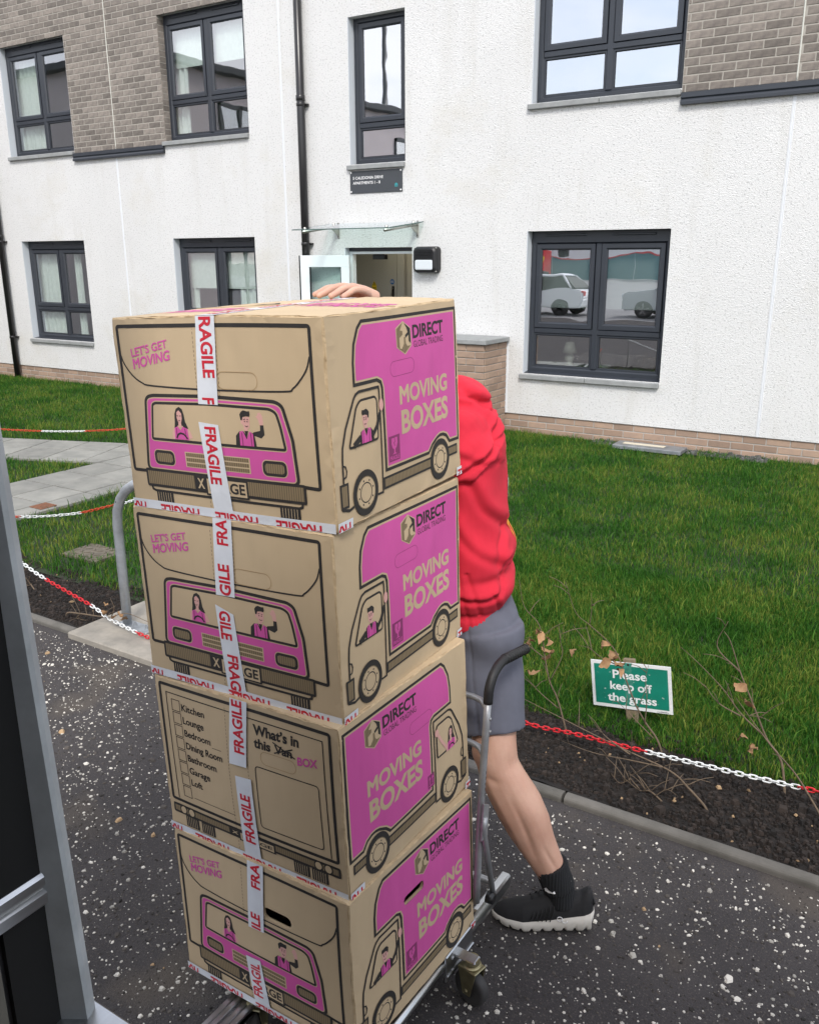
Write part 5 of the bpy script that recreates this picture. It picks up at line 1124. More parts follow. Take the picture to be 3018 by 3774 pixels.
CREASE = [(finer(l), A_, w_) for l, A_, w_ in (
    ([(.10, 1.63), (.137, 1.621), (.175, 1.595), (.209, 1.566)], .012, .008), ([(.10, 1.615), (.147, 1.600), (.189, 1.585), (.237, 1.545)], .013, .009), ([(.09, 1.59), (.17, 1.570), (.222, 1.53), (.238, 1.48)], .012, .009),
    ([(.08, 1.38), (.145, 1.412), (.216, 1.456), (.239, 1.499), (.252, 1.533)], .014, .007), ([(.10, 1.36), (.155, 1.377), (.195, 1.307), (.245, 1.256), (.285, 1.215)], .013, .012), ([(.265, 1.231), (.242, 1.174), (.248, 1.111)], .010, .009),
    ([(.12, 1.05), (.2, 1.042), (.245, 1.063), (.272, 1.137)], .012, .009), ([(.206, 1.451), (.239, 1.475), (.263, 1.485)], .008, .006), ([(.09, 1.30), (.14, 1.22), (.19, 1.17), (.26, 1.13)], .009, .012), ([(.225, 1.058), (.251, .999)], .006, .005), ([(.12, 1.46), (.19, 1.43), (.24, 1.42)], .006, .009))]
def folds(a, n):
    z = a[:, 2]; x = a[:, 0] + PB.x; y = a[:, 1] + PB.y; d = np.zeros(len(a))
    # blousing above the rib, diagonal pulls from the raised arm, small creases
    bk = np.clip((x - .12) / .12, 0, 1); d += bk * (.014 * np.exp(-((z - 1.165) / .04) ** 2) - .014 * np.exp(-((z - 1.095) / .016) ** 2) + .010 * np.exp(-((z - 1.045) / .03) ** 2))
    d += .010 * np.exp(-((z - 1.075) / .05) ** 2) * (.5 + .5 * np.sin(22 * y + 9 * x)) - .007 * np.exp(-((z - .985) / .012) ** 2)
    s1 = (z - 1.30) * 1.0 + (x - .15) * 1.25; d += .004 * np.sin(34 * s1 + 5 * np.sin(9 * y)) * np.exp(-((z - 1.24) / .17) ** 2) * (x > -.02)
    s2 = (z - 1.52) * 1.0 - (x - .1) * .55; d += .005 * np.sin(44 * s2 + 2.5 * np.sin(14 * y)) * np.exp(-((z - 1.53) / .09) ** 2) * np.clip((2.5 - y) / .15, 0, 1)
    nz = np.array([noise.noise(Vector((p[0] * 11, p[1] * 11, p[2] * 8))) for p in a]); d += .0045 * nz
    for ln, A_, w_ in CREASE:
        L = np.array(ln); best = np.full(len(a), 9.); side = np.zeros(len(a)); pq = np.stack([x, z], 1)
        for i in range(len(L) - 1):
            e = L[i + 1] - L[i]; t_ = np.clip(((pq - L[i]) @ e) / (e @ e), 0, 1); r_ = pq - (L[i] + t_[:, None] * e); dd = np.hypot(r_[:, 0], r_[:, 1]); m_ = dd < best; best = np.where(m_, dd, best); side = np.where(m_, np.sign(e[0] * r_[:, 1] - e[1] * r_[:, 0]), side)
        d += np.clip((2.52 - y) / .08, 0, 1) * .72 * A_ * (-np.exp(-(best / w_) ** 2) + .6 * np.exp(-((best * side - 2.0 * w_) / (1.3 * w_)) ** 2))
    seam = np.abs((x - .115) + .22 * (z - 1.2)); d -= .0035 * np.exp(-(seam / .006) ** 2) * (z < 1.34) * (y < 2.36)
    pk = np.abs((x - .158) - .32 * (1.12 - z)); d -= .005 * np.exp(-(pk / .007) ** 2) * (z < 1.13) * (z > .99) * (y < 2.36)
    d += .0025 * np.sin(a[:, 0] * 420 + a[:, 1] * 420) * (z < .975) * (z > .92) * .5
    return a + n * d[:, None]
hood = organic('hoodie', b, .0045, 5, m_hood, per, folds)
b = MB(); b.tube(smooth_line(q_([(.08, 2.36, 1.56), (.13, 2.36, 1.555), (.18, 2.40, 1.56), (.20, 2.45, 1.555), (.18, 2.52, 1.56)]), 6), [.026] * 25, 20)
b.ell(Vector((.13, 2.44, 1.580)) - PB, (.070, .090, .035)); organic('hood', b, .006, 8, m_hood, per)
# back print and yellow arc, laid on the cloth
bv = BVHTree.FromPolygons([v.co for v in hood.data.vertices], [p.vertices for p in hood.data.polygons])
def onto(y, z, o=.0025):
    h = bv.ray_cast(Vector((.6, y - PB.y, z)), Vector((-1, 0, 0)))[0]; return (h.x + o, h.y, h.z) if h else (.27 - PB.x + .3, y - PB.y, z)
def ribbon(name, pts, w_, m):
    b = MB(); V = []
    for y, z in pts: V += [onto(y, z - w_ / 2), onto(y, z + w_ / 2)]
    b.add(V, [(2 * i, 2 * i + 2, 2 * i + 3, 2 * i + 1) for i in range(len(pts) - 1)]); b.build(name, m, hood, fix=False)
ribbon('back_arc_print', [(2.40 + k * .012, 1.185 + .05 * math.sin(k * .26)) for k in range(18)], .010, m_orange); ribbon('back_arc_print', [(2.405 + k * .012, 1.165 + .05 * math.sin(k * .26)) for k in range(18)], .007, m_orange)
for s_, y0, y1, z0, z1 in (('CREW', 2.34, 2.56, 1.29, 1.345), ('2024', 2.35, 2.55, 1.235, 1.262)): pass
b = MB()
for k in range(7):
    for j, (zz, hh) in enumerate(((1.30, .055), (1.245, .022))):
        y0 = 2.405 + k * .034; V = [onto(y0, zz), onto(y0 + .008, zz), onto(y0 + .012 - .004 * j, zz + hh), onto(y0 + .004, zz + hh)]; b.add(V, [(0, 1, 2, 3)]); V = [onto(y0, zz + hh * .45), onto(y0 + .02, zz + hh * .45), onto(y0 + .02, zz + hh * .62), onto(y0, zz + hh * .62)]; b.add(V, [(0, 1, 2, 3)])
b.build('back_print', m_white, hood, fix=False)
# shorts
b = MB(); b.loft([(x - PB.x, y - PB.y, z, rx, ry) for x, y, z, rx, ry in ((.205, 2.44, .80, .118, .175), (.205, 2.44, .88, .128, .188), (.20, 2.44, .95, .125, .185), (.185, 2.45, 1.0, .11, .17))], 32)
limb([(.215, 2.36, .92), (.228, 2.345, .80), (.238, 2.305, .68), (.245, 2.282, .618)], [.118, .108, .100, .098]); limb([(.19, 2.52, .92), (.13, 2.53, .78), (.08, 2.53, .67), (.055, 2.53, .62)], [.115, .105, .096, .09])
def sfold(a, n):
    x, y, z = a[:, 0] + PB.x, a[:, 1] + PB.y, a[:, 2]
    d = .005 * np.sin(40 * (z + .5 * x) + 4 * np.sin(10 * y)) * np.exp(-((z - .88) / .09) ** 2) + .004 * np.array([noise.noise(Vector((p[0] * 10, p[1] * 10, p[2] * 7))) for p in a])
    d -= .003 * np.exp(-((x - .19 + .1 * (z - .7)) / .004) ** 2) * (y < 2.34)
    return a + n * d[:, None]
sh = organic('shorts', b, .0055, 6, m_short, per, sfold)
b = MB(); b.add(q_([(.135, 2.416, .66), (.175, 2.423, .655), (.160, 2.420, .675), (.185, 2.425, .665), (.172, 2.422, .69), (.150, 2.418, .715), (.155, 2.419, .69), (.138, 2.416, .695)]), [tuple(range(8))]); b.build('neon_mark', m_neon, sh, fix=False)
# sock
b = MB(); b.tube(smooth_line(q_([(.418, 2.201, .215), (.432, 2.199, .175), (.448, 2.198, .130), (.458, 2.197, .075), (.455, 2.195, .05)]), 6), [.0505] * 3 + [.049] * 9 + [.044] * 6 + [.037] * 7, 40)
def ribs(a, n):
    c = np.array([.44, 2.198]) - np.array([PB.x, PB.y]); th = np.arctan2(a[:, 1] - c[1], a[:, 0] - c[0]); return a + n * (.0009 * np.sin(th * 34))[:, None]
sk = organic('sock', b, .0018, 3, m_sock, per, ribs)
sv = BVHTree.FromPolygons([v.co for v in sk.data.vertices], [p.vertices for p in sk.data.polygons])
sw = [(-.034, .004), (-.028, -.002), (-.018, -.004), (.036, .014), (-.012, -.008), (-.026, -.011), (-.036, -.009), (-.038, -.002)]
b = MB(); V = []
for dx, dz in [(1.1 * a_, 1.3 * c_) for a_, c_ in sw]:
    p0 = Vector((.439 + dx - PB.x, 2.0 - PB.y, .158 + dz)); h = sv.ray_cast(p0, Vector((0, 1, 0)))[0]; V.append((h.x, h.y - .0035, h.z) if h else (p0.x, 2.195 - PB.y, p0.z))
b.add(V, [tuple(t) for t in tessellate_polygon([[Vector(v) for v in V]])]); b.build('tick_mark', m_white, sk, fix=False)
b = MB(); b.tube(smooth_line(q_([(.072, 2.52, .20), (.075, 2.52, .12), (.075, 2.52, .06)]), 5), .049, 24); b.build('sock', m_sock, per)
# shoes
def shoe(heel, toe, pitch, mirror):
    r = bpy.data.objects.new('shoe', None); COL.objects.link(r); r.parent = per; h = Vector(heel); tt = Vector(toe); d = tt - h
    r.location = h - PB; r.rotation_euler = (0, pitch, math.atan2(d.y, d.x)); Ls = math.hypot(d.x, d.y); r.empty_display_size = .05
    X_ = np.linspace(0, 1, 90); st = np.array([0, .03, .1, .32, .55, .7, .86, .95, .99, 1.0])
    hw = np.interp(X_, st, [.016, .029, .036, .036, .041, .046, .040, .027, .014, .005]); cy = np.interp(X_, st, [0, 0, 0, .003, .005, .004, -.002, -.005, -.006, -.006])
    zt = np.interp(X_, [0, .12, .4, .7, .9, 1], [.060, .054, .042, .036, .037, .038]); zb = np.interp(X_, [0, .05, .7, .9, 1], [.012, .0, .0, .009, .022]); fl = np.interp(X_, [0, .1, .6, 1], [.010, .007, .004, .003])
    nt_ = np.zeros(90)
    for c_ in np.arange(.09, .93, .105): nt_ += .0115 * np.exp(-((X_ - c_) / .014) ** 2)
    b = MB(); V = []; F_ = []; m_ = 10
    for q in range(90):
        a0 = (hw[q], zb[q] + nt_[q]); pr = [(-.86, 0), (-1, .22), (-1, .6), (-.93, 1), (-.4, 1.0), (.4, 1.0), (.93, 1), (1, .6), (1, .22), (.86, 0)]
        for e, h_ in pr: V.append((X_[q] * Ls - (fl[q] * (1 - h_) * (-1) if q < 3 else 0), cy[q] + e * (hw[q] + fl[q] * (1 - abs(h_ - .5))), a0[1] + (zt[q] - a0[1]) * h_))
    for q in range(89): F_ += [(q * m_ + k, q * m_ + (k + 1) % m_, (q + 1) * m_ + (k + 1) % m_, (q + 1) * m_ + k) for k in range(m_)]
    F_ += [tuple(range(m_)), tuple(range(89 * m_, 90 * m_))[::-1]]; b.add(V, F_, True); b.build('sole', m_sole, r)
    # upper: arched sections from heel counter over the instep to the toe
    top = np.interp(X_, [0, .02, .06, .12, .22, .30, .36, .45, .62, .78, .9, .97, 1], [.096, .128, .126, .112, .106, .116, .124, .112, .088, .072, .060, .048, .040]); b = MB(); V = []; F_ = []; m_ = 17
    for q in range(90):
        z0 = zt[q] - .008; wq = hw[q] * (.99 if X_[q] > .05 else .95)
        for k in range(m_):
            a_ = math.pi * k / (m_ - 1); ex = .62; cx_, sx_ = math.cos(a_), math.sin(a_); V.append((X_[q] * Ls * .985 + .002, cy[q] + wq * math.copysign(abs(cx_) ** ex, cx_) * (1 - .18 * sx_), z0 + (top[q] - z0) * abs(sx_) ** .8))
    for q in range(89): F_ += [(q * m_ + k, q * m_ + k + 1, (q + 1) * m_ + k + 1, (q + 1) * m_ + k) for k in range(m_ - 1)]
    F_ += [tuple(range(m_)), tuple(range(89 * m_, 90 * m_))[::-1]]; b.add(V, F_, True); b.build('upper', m_shoe, r)
    m_sh2 = m_gasket
    for k in range(6):                             # welded side bands
        for sd in (-1, 1):
            b = MB(); x0 = .118 + k * .012; b.tube(smooth_line([(x0, sd * .028, .098 - k * .004), (x0 + .006, sd * .043, .070 - k * .002), (x0 + .016, sd * .0465, .040)], 4), .0016, 5); b.build('side_band', m_gasket, r)
    b = MB(); b.tube(smooth_line([(.012, 0, .062), (.0, .018, .088), (.004, .0, .1)], 4), .003, 6); b.build('heel_trim', m_gasket, r)
    for k in range(5):
        b = MB(); x = .112 + k * .019; z = .128 - k * .0098; b.tube(smooth_line([(x + .006, -.030, z - .022), (x, -.014, z), (x - .003, .006, z + .003), (x - .006, .030, z - .022)], 4), .0028, 6); b.build('lace', m_shoe, r)
    for sd in (-1, 1):
        b = MB(); b.tube(smooth_line([(.118, 0, .128), (.135, sd * .018, .140), (.160, sd * .030, .140), (.158, sd * .016, .130), (.122, 0, .127)], 5), .0022, 6); b.build('lace_loop', m_shoe, r)
    ss = mirror
    b = MB()
    for c_, rad, a0, a1 in (((.105, .050), .0075, 0, 360), ((.090, .044), .0075, 180, 400)):
        pts = [(c_[0] + rad * math.cos(R_(a0 + (a1 - a0) * k / 14)), ss * .0455, c_[1] + rad * math.sin(R_(a0 + (a1 - a0) * k / 14))) for k in range(15)]; b.tube(pts, .0013, 5)
    b.build('side_mark', m_white, r)
    return r
shoe((.556, 2.185, .012), (.250, 2.215, 0), R_(2.5), 1); shoe((.13, 2.52, .0), (-.18, 2.52, 0), 0, 1)

# ------------------------------------------------------------------ chains
m_red = mat('red_plastic', (.55, .012, .020), .4, var=.1, vs=30); m_wht = mat('white_plastic', (.72, .74, .74), .4, var=.08, vs=30); m_ora = mat('faded_red_plastic', (.52, .055, .018), .5, var=.15, vs=30)
def link_mesh(m, P=.021, r=.0026, hw=.0062):
    a = P / 2 + .0008 - hw + r; pts = []
    for k in range(7): t = -math.pi / 2 + math.pi * k / 6; pts.append((a + hw * math.cos(t), hw * math.sin(t), 0))
    for k in range(7): t = math.pi / 2 + math.pi * k / 6; pts.append((-a + hw * math.cos(t), hw * math.sin(t), 0))
    V = []; F_ = []; n = 6; L = len(pts)
    for i in range(L):
        d = Vector(pts[(i + 1) % L]) - Vector(pts[i - 1]); d.normalize(); x = Vector((0, 0, 1)); y = d.cross(x)
        for k in range(n): t = math.tau * k / n; V.append(Vector(pts[i]) + x * r * math.cos(t) + y * r * math.sin(t))
    for i in range(L):
        for k in range(n): F_.append((i * n + k, i * n + (k + 1) % n, ((i + 1) % L) * n + (k + 1) % n, ((i + 1) % L) * n + k))
    b = MB(); b.add(V, F_, True); me = b.mesh('link'); bm = bmesh.new(); bm.from_mesh(me); bmesh.ops.recalc_face_normals(bm, faces=bm.faces); bm.to_mesh(me); bm.free(); me.materials.append(m); return me
def chain(pts, label, segs, red, sc=1.0, first='w'):
    P = .021 * sc; lm = {'r': link_mesh(red), 'w': link_mesh(m_wht)}; line = smooth_line(pts, 24); t = thing('plastic_chain', label, 'chain', line[0], group='barrier chains')
    acc = [0]; 
    for i in range(len(line) - 1): acc.append(acc[-1] + (line[i + 1] - line[i]).length)
    tot = acc[-1]; n = int(tot / P); j = 0
    for k in range(n):
        s_ = k * P
        while acc[j + 1] < s_: j += 1
        p = line[j].lerp(line[j + 1], (s_ - acc[j]) / (acc[j + 1] - acc[j])); d = (line[j + 1] - line[j]).normalized()
        c = 'w'
        for s0, s1, cc in segs:
            if s0 <= s_ < s1: c = cc
        side = Vector((0, 0, 1)).cross(d).normalized(); up = d.cross(side); a = R_(45 if k % 2 else -45) + random.uniform(-.25, .25)
        y = side * math.cos(a) + up * math.sin(a); z = d.cross(y); o = bpy.data.objects.new('link', lm[c]); COL.objects.link(o); o.parent = t
        o.matrix_local = Matrix.Translation(p - line[0]) @ Matrix((d, y, z)).transposed().to_4x4() @ Matrix.Scale(sc, 4)
    return t
chain([(-2.3, 3.01, .30), (-1.9, 3.02, .13), (-1.379, 3.03, .067), (-1.122, 3.03, .082), (-.819, 3.03, .097), (-.281, 3.04, .127), (.05, 3.05, .16), (.5, 3.05, .28)], 'red and white plastic chain hanging over the bed by the keep off the grass sign', [(0, 1.50, 'r'), (2.06, 2.9, 'r')], m_red, 1.15)
chain([(-5.2, 2.8, .54), (-4.466, 2.8, .283), (-4.243, 2.8, .215), (-3.848, 2.8, .134), (-3.70, 2.8, .088), (-3.403, 2.8, .050), (-3.15, 2.8, .06), (-2.8, 2.82, .2)], 'red and white plastic chain sagging across the bed in front of the cycle stand', [(1.02, 1.42, 'r'), (1.78, 3.2, 'r')], m_red, 1.15)
chain([(-5.6, 3.1, .36), (-5.6, 3.51, .187), (-5.6, 4.0, .084), (-5.6, 4.33, .063), (-5.6, 4.6, .055), (-5.6, 5.3, .10)], 'plastic chain along the edge of the straight slab path, faded orange red half', [(0, .50, 'r'), (1.02, 1.42, 'r')], m_ora, 1.3)
chain([tuple(Vector(g) * s_ + Vector((0, 0, h))) for g, s_, h in (((-10.5, 5.72, 0), .955, .13), ((-9.66, 6.05, 0), .95, .098), ((-8.972, 6.318, 0), .948, .10), ((-8.588, 6.606, 0), .933, .13), ((-8.4, 6.839, 0), .918, .16), ((-8.2, 7.1, 0), .90, .22))], 'plastic chain behind the angled slab path on the far lawn, mostly faded red', [(.82, 1.42, 'r'), (1.97, 3.5, 'r'), (0, .25, 'r')], m_ora, 1.3)
for p, l in (((-2.3, 3.01, 0), 'thin steel pin holding the bed chain behind the boxes'), ((.5, 3.05, 0), 'thin steel pin at the end of the bed chain past the sign'), ((-5.2, 2.8, 0), 'thin steel pin by the edging behind the van post'), ((-2.8, 2.82, 0), 'thin steel pin beside the cycle stand pad'), ((-5.6, 3.1, 0), 'thin steel pin at the start of the path edge chain'), ((-5.6, 5.3, 0), 'thin steel pin at the far end of the path edge chain')):
    hh = .55 if p[0] == -5.2 else .22 if p[0] == -2.8 else .37 if p[1] == 3.1 else .11 if p[1] == 5.3 else .31
    b = MB(); b.tube([(0, 0, -.05), (0, 0, hh), (.008, 0, hh + .015), (.02, 0, hh + .012)], .005, 8); tag(b.build('chain_pin', m_tube, loc=p), l, 'pin')

# ------------------------------------------------------------------ cycle stand
m_galv2 = mat('galvanised_tube', (.46, .49, .52), .42, .6, var=.35, vs=16, bump=.2, bs=90, dist=.001)
t = thing('cycle_stand', 'galvanised tubular cycle stand bolted to the concrete pad', 'cycle stand', (-3.66, 2.88, .034))
hp = [(0, 0, .01), (0, 0, .30), (0, 0, .58)] + [(.25 - .25 * math.cos(a), 0, .58 + .25 * math.sin(a)) for a in (.3, .6, .9, 1.2, 1.5)] + [(.75 - .25 + .25 * math.sin(a), 0, .58 + .25 * math.cos(a)) for a in (.0, .35, .7, 1.05, 1.35)] + [(.75, 0, .58), (.75, 0, .3), (.75, 0, .01)]
b = MB(); b.tube(hp, .0255, 18); b.build('hoop', m_galv2, t)
for x_ in (0, .75):
    sx = 1 if x_ == 0 else -1
    b = MB(); b.bbox(min(x_ - sx * .05, x_ + sx * .19), max(x_ - sx * .05, x_ + sx * .19), -.04, .04, 0, .010, .002); b.build('base_plate', m_galv2, t)
    for d_ in (.06, .15):
        b = MB(); b.lathe([(.014, .010), (.014, .013), (.009, .013), (.009, .024), (.006, .024), (.006, .034)], (x_ + sx * d_, 0, 0), 6, sm=False); b.build('bolt', m_galv2, t)
b = MB(); b.lathe([(.004, -.0262), (.004, -.0255)], (.035, 0, .71), 8, 'y'); b.build('vent_hole', m_gasket, t)

# ------------------------------------------------------------------ keep off the grass sign
m_grn = mat('sign_green', (.005, .20, .135), .45, var=.25, vs=9); speckle(m_grn, 60, (.35, .45, .42), .70, .74); m_wbord = mat('sign_white', (.72, .74, .74), .5, var=.15, vs=14); m_wood = mat('stake_wood', (.22, .17, .11), .9, var=.4, vs=14, bump=.5, bs=60, aniso=(6, 6, 1))
t = thing('keep_off_sign', 'small green and white sign reading Please keep off the grass on a stake', 'sign', (-.985, 3.345, 0), (R_(-4), R_(-8.6), 0))
b = MB(); b.bbox(-.026, .024, .004, .026, -.05, .305, .002); b.build('stake', m_wood, t)
b = MB(); b.bbox(-.170, .182, -.004, 0, .082, .292, .001); b.build('board', m_wbord, t)
b = MB(); b.add([(-.155, -.0048, .098), (.168, -.0048, .098), (.168, -.0048, .277), (-.155, -.0048, .277)], [(0, 1, 2, 3)]); b.build('green_panel', m_grn, t, fix=False)
b = MB()
for s_, q in (('Please', (-.072, .078, .217, .256)), ('keep off', (-.086, .098, .155, .204)), ('the grass', (-.100, .116, .102, .150))):
    v_, f_ = text_quad(s_, [(q[0], q[3]), (q[1], q[3]), (q[1], q[2]), (q[0], q[2])], .022); b.add([(p[0], -.0055, p[1]) for p in v_], f_)
b.build('lettering', m_wbord, t, fix=False)
b = MB(); b.box(.115, .165, -.0054, -.0050, .0875, .0885); b.box(.130, .158, -.0054, -.0050, .0905, .0912); b.build('small_print', m_gasket, t)
for z_ in (.285,): b = MB(); b.lathe([(.005, -.0075), (.005, -.004)], (0, 0, z_), 8, 'y'); b.build('screw', m_gasket, t)
m_scuff = mat('scuffed_tape', (.60, .66, .62), .5, var=.3, vs=40)
b = MB(); V = []
for k in range(15): z_ = .292 - k * .0142; V += [(-.020 + .006 * noise.noise(Vector((k * .7, 0, 0))), -.0052, z_), (.018 + .008 * noise.noise(Vector((k * .7, 5, 0))), -.0052, z_)]
for k in range(14):
    if k % 5 != 3: b.add([V[2 * k], V[2 * k + 1], (V[2 * k + 3][0] * .6, -.0052, V[2 * k + 3][2]), V[2 * k + 2]], [(0, 1, 2, 3)])
m_scuff2 = mat('scuffed_green', (.05, .27, .20), .5, var=.5, vs=60); b.build('scuff', m_scuff2, t, fix=False)

# ------------------------------------------------------------------ saplings
m_bark = mat('bark', (.16, .115, .075), .85, var=.4, vs=30); m_leaf = mat('dead_leaf', (.42, .26, .13), .8, col2=(.25, .13, .06), vs=30, bump=.5, bs=60, obr=.3)
def leaf_mesh(seed):
    r_ = random.Random(seed); V = []; n = 6
    for i in range(n + 1):
        s_ = i / n; w_ = .017 * math.sin(math.pi * min(1, s_ * .96 + .04)) ** .8 * (1 + .3 * r_.uniform(-1, 1)); z = .012 * math.sin(s_ * 4 + seed) + .004 * r_.uniform(-1, 1)
        for e, wz in ((-1, .010), (0, 0), (1, .010)): V.append((s_ * .05, e * w_, z + wz * r_.uniform(-.2, 1.4)))
    b = MB(); b.add(V, [(i * 3 + j, i * 3 + j + 3, i * 3 + j + 4, i * 3 + j + 1) for i in range(n) for j in range(2)], True); me = b.mesh('leaf'); me.materials.append(m_leaf); return me
lms = [leaf_mesh(k) for k in range(5)]
def sapling(label, y0, stems, leaves, r0=.0042, twigs=4, name='sapling', group='bare saplings in the bed'):
    bs_ = stems[0][0]; base = Vector((bs_[0], y0, 0)); t = thing(name, label, 'sapling', base, group=group); b = MB()
    for k, st in enumerate(stems):
        pts = [Vector((p[0] - base.x, .03 * noise.noise(Vector((p[1] * 5, k * 7, p[0]))) + (p[2] if len(p) > 2 else 0), p[1])) for p in st]; ln = smooth_line(pts, 5); ra = r0 * (1 if k == 0 else .6); b.tube(ln, [ra * (1 - .78 * i / (len(ln) - 1)) for i in range(len(ln))], 6)
        for q in range(twigs if k == 0 else max(1, twigs // 2)):
            i = random.randint(len(ln) // 4, len(ln) - 2); d = Vector((random.uniform(-1, 1), random.uniform(-1, .6), random.uniform(.1, 1))).normalized() * random.uniform(.05, .13)
            tw = smooth_line([ln[i], ln[i] + d * .5 + Vector((0, 0, .008)), ln[i] + d], 3); b.tube(tw, [.0018, .0017, .0016, .0015, .0013, .0011, .0009], 5)
    b.build('stem', m_bark, t, fix=False)
    for k, (x, z) in enumerate(leaves):
        o = link('leaf', random.choice(lms), None, t, (x - base.x, random.uniform(-.03, .02), z), (random.uniform(-1.2, 1.2), random.uniform(-.6, .6), random.uniform(0, 6.28))); o.scale = (random.uniform(.7, 1.15),) * 3
    return t
sapling('leaning sapling with six dead brown leaves between the person and the green sign', 3.09, [[(-1.171, -.02), (-1.196, .085), (-1.234, .186), (-1.266, .262), (-1.291, .356), (-1.316, .442), (-1.343, .502), (-1.40, .564), (-1.421, .682)], [(-1.266, .262), (-1.225, .38), (-1.235, .45), (-1.22, .52)], [(-1.291, .356), (-1.38, .40), (-1.45, .41)], [(-1.234, .13), (-1.32, .19), (-1.40, .27)]], [(-1.304, .445), (-1.348, .409), (-1.365, .405), (-1.294, .414), (-1.305, .378), (-1.315, .338), (-1.309, .284), (-1.32, .47)])
sapling('thin sapling crossing in front of the green keep off the grass sign', 3.12, [[(-.772, -.02), (-.81, .098), (-.867, .163), (-.91, .24), (-.954, .342), (-.976, .385), (-1.006, .434), (-1.055, .478), (-1.128, .529), (-1.185, .576), (-1.231, .702)], [(-.976, .385), (-1.06, .40), (-1.12, .43), (-1.17, .43)], [(-.867, .163), (-.868, .28), (-.88, .36), (-.875, .42)], [(-1.128, .529), (-1.12, .60), (-1.125, .67)], [(-.83, .11), (-.92, .18), (-.99, .23)]], [(-1.068, .442), (-1.161, .423), (-1.019, .402), (-1.03, .41), (-.994, .372), (-.959, .413)])
sapling('tallest forked sapling with a few dead leaves at the far end of the chain', 3.14, [[(-.325, -.02), (-.359, .139), (-.417, .222), (-.46, .324), (-.492, .383), (-.54, .469), (-.584, .578), (-.611, .616)], [(-.417, .222), (-.517, .299), (-.592, .386), (-.696, .473), (-.763, .518)], [(-.54, .469), (-.63, .55), (-.60, .66)], [(-.517, .299), (-.60, .33), (-.66, .39)]], [(-.507, .402), (-.503, .365), (-.512, .35), (-.445, .181), (-.483, .20), (-.455, .165)], .0056)
sapling('long pale branch bent low over the mulch towards the person', 2.9, [[(-.538, -.02), (-.57, .03), (-.638, .082), (-.674, .108), (-.731, .128), (-.852, .15), (-1.0, .182), (-1.155, .223), (-1.291, .257)], [(-.731, .128), (-.86, .118), (-1.0, .105), (-1.13, .115)], [(-.852, .15), (-.95, .19), (-1.02, .25)]], [], .0048, 5)
sapling('branch leaning in from the side across the tallest sapling', 3.0, [[(-.13, -.02), (-.202, .069), (-.288, .188), (-.371, .278), (-.434, .347), (-.519, .432)]], [], .0045, 3)
sapling('tangle of low broken twigs on the mulch under the sign', 2.88, [[(-.70, -.01), (-.76, .03), (-.80, .02), (-.86, .05)], [(-.74, .02), (-.70, .06), (-.66, .05)], [(-.80, .03), (-.84, .07), (-.80, .10)], [(-.84, .05), (-.88, .02), (-.92, .045)]], [], .0035, 6)
sapling('fallen twig with shrivelled leaves lying by the cycle stand', 2.80, [[(-4.083, .005), (-4.047, .050), (-3.935, .070), (-3.80, .085), (-3.697, .10), (-3.564, .150), (-3.409, .136)], [(-3.935, .07), (-3.98, .03), (-3.90, .035)], [(-3.697, .1), (-3.66, .16), (-3.67, .22)]], [(-3.70, .13), (-3.66, .12), (-3.62, .14), (-3.58, .10), (-3.72, .16)], .006, 5)
sapling('dry grey twigs in the bed beside the van post', 2.95, [[(-4.55, -.01), (-4.62, .05), (-4.72, .12), (-4.82, .20)], [(-4.62, .05), (-4.68, .03), (-4.76, .09)]], [], .005, 5)

# ------------------------------------------------------------------ what the windows reflect, behind the camera
m_hw = mat('hoarding_white', (.74, .75, .76), .6); m_ht = mat('hoarding_teal', (.055, .17, .19), .6, var=.15, vs=2); m_hr = mat('hoarding_red', (.55, .03, .04), .6)
t = thing('site_hoarding', 'white and teal site hoarding with a red wave line across the road', 'hoarding', (-40, -60, 0))
for k in range(26):
    x0 = -70 + k * 4.0; xs = np.linspace(x0, x0 + 3.97, 9); wv = lambda x: 1.95 + .30 * math.sin(x * .55)
    b = MB(); b.add([(x, 0, wv(x) + .12) for x in xs] + [(x, 0, 5.2) for x in xs], [(i, i + 1, i + 10, i + 9) for i in range(8)]); b.build('panel', m_hw, t, fix=False)
    b = MB(); b.add([(x, 0, 0) for x in xs] + [(x, 0, wv(x)) for x in xs], [(i, i + 1, i + 10, i + 9) for i in range(8)]); b.build('panel', m_ht, t, fix=False)
    b = MB(); b.add([(x, 0, wv(x)) for x in xs] + [(x, 0, wv(x) + .12) for x in xs], [(i, i + 1, i + 10, i + 9) for i in range(8)]); b.build('wave_line', m_hr, t, fix=False)
    b = MB(); b.box(x0 + 3.97, x0 + 4.0, -.06, .02, 0, 5.2); b.build('post', m_galv, t)
m_pinkw = mat('neighbour_render', (.60, .54, .545), .9, var=.1, vs=1)
t = thing('neighbour_block', 'pinkish grey rendered block next door facing the white building', 'building', (-14.4, -2, 0))
b = MB(); b.box(-8, 0, -9, 7.2, 0, 5.75); b.build('wall', m_pinkw, t)
b = MB(); b.bbox(-8.3, .2, -9.3, 7.4, 5.75, 5.9, .02); b.build('roof', m_roof, t)
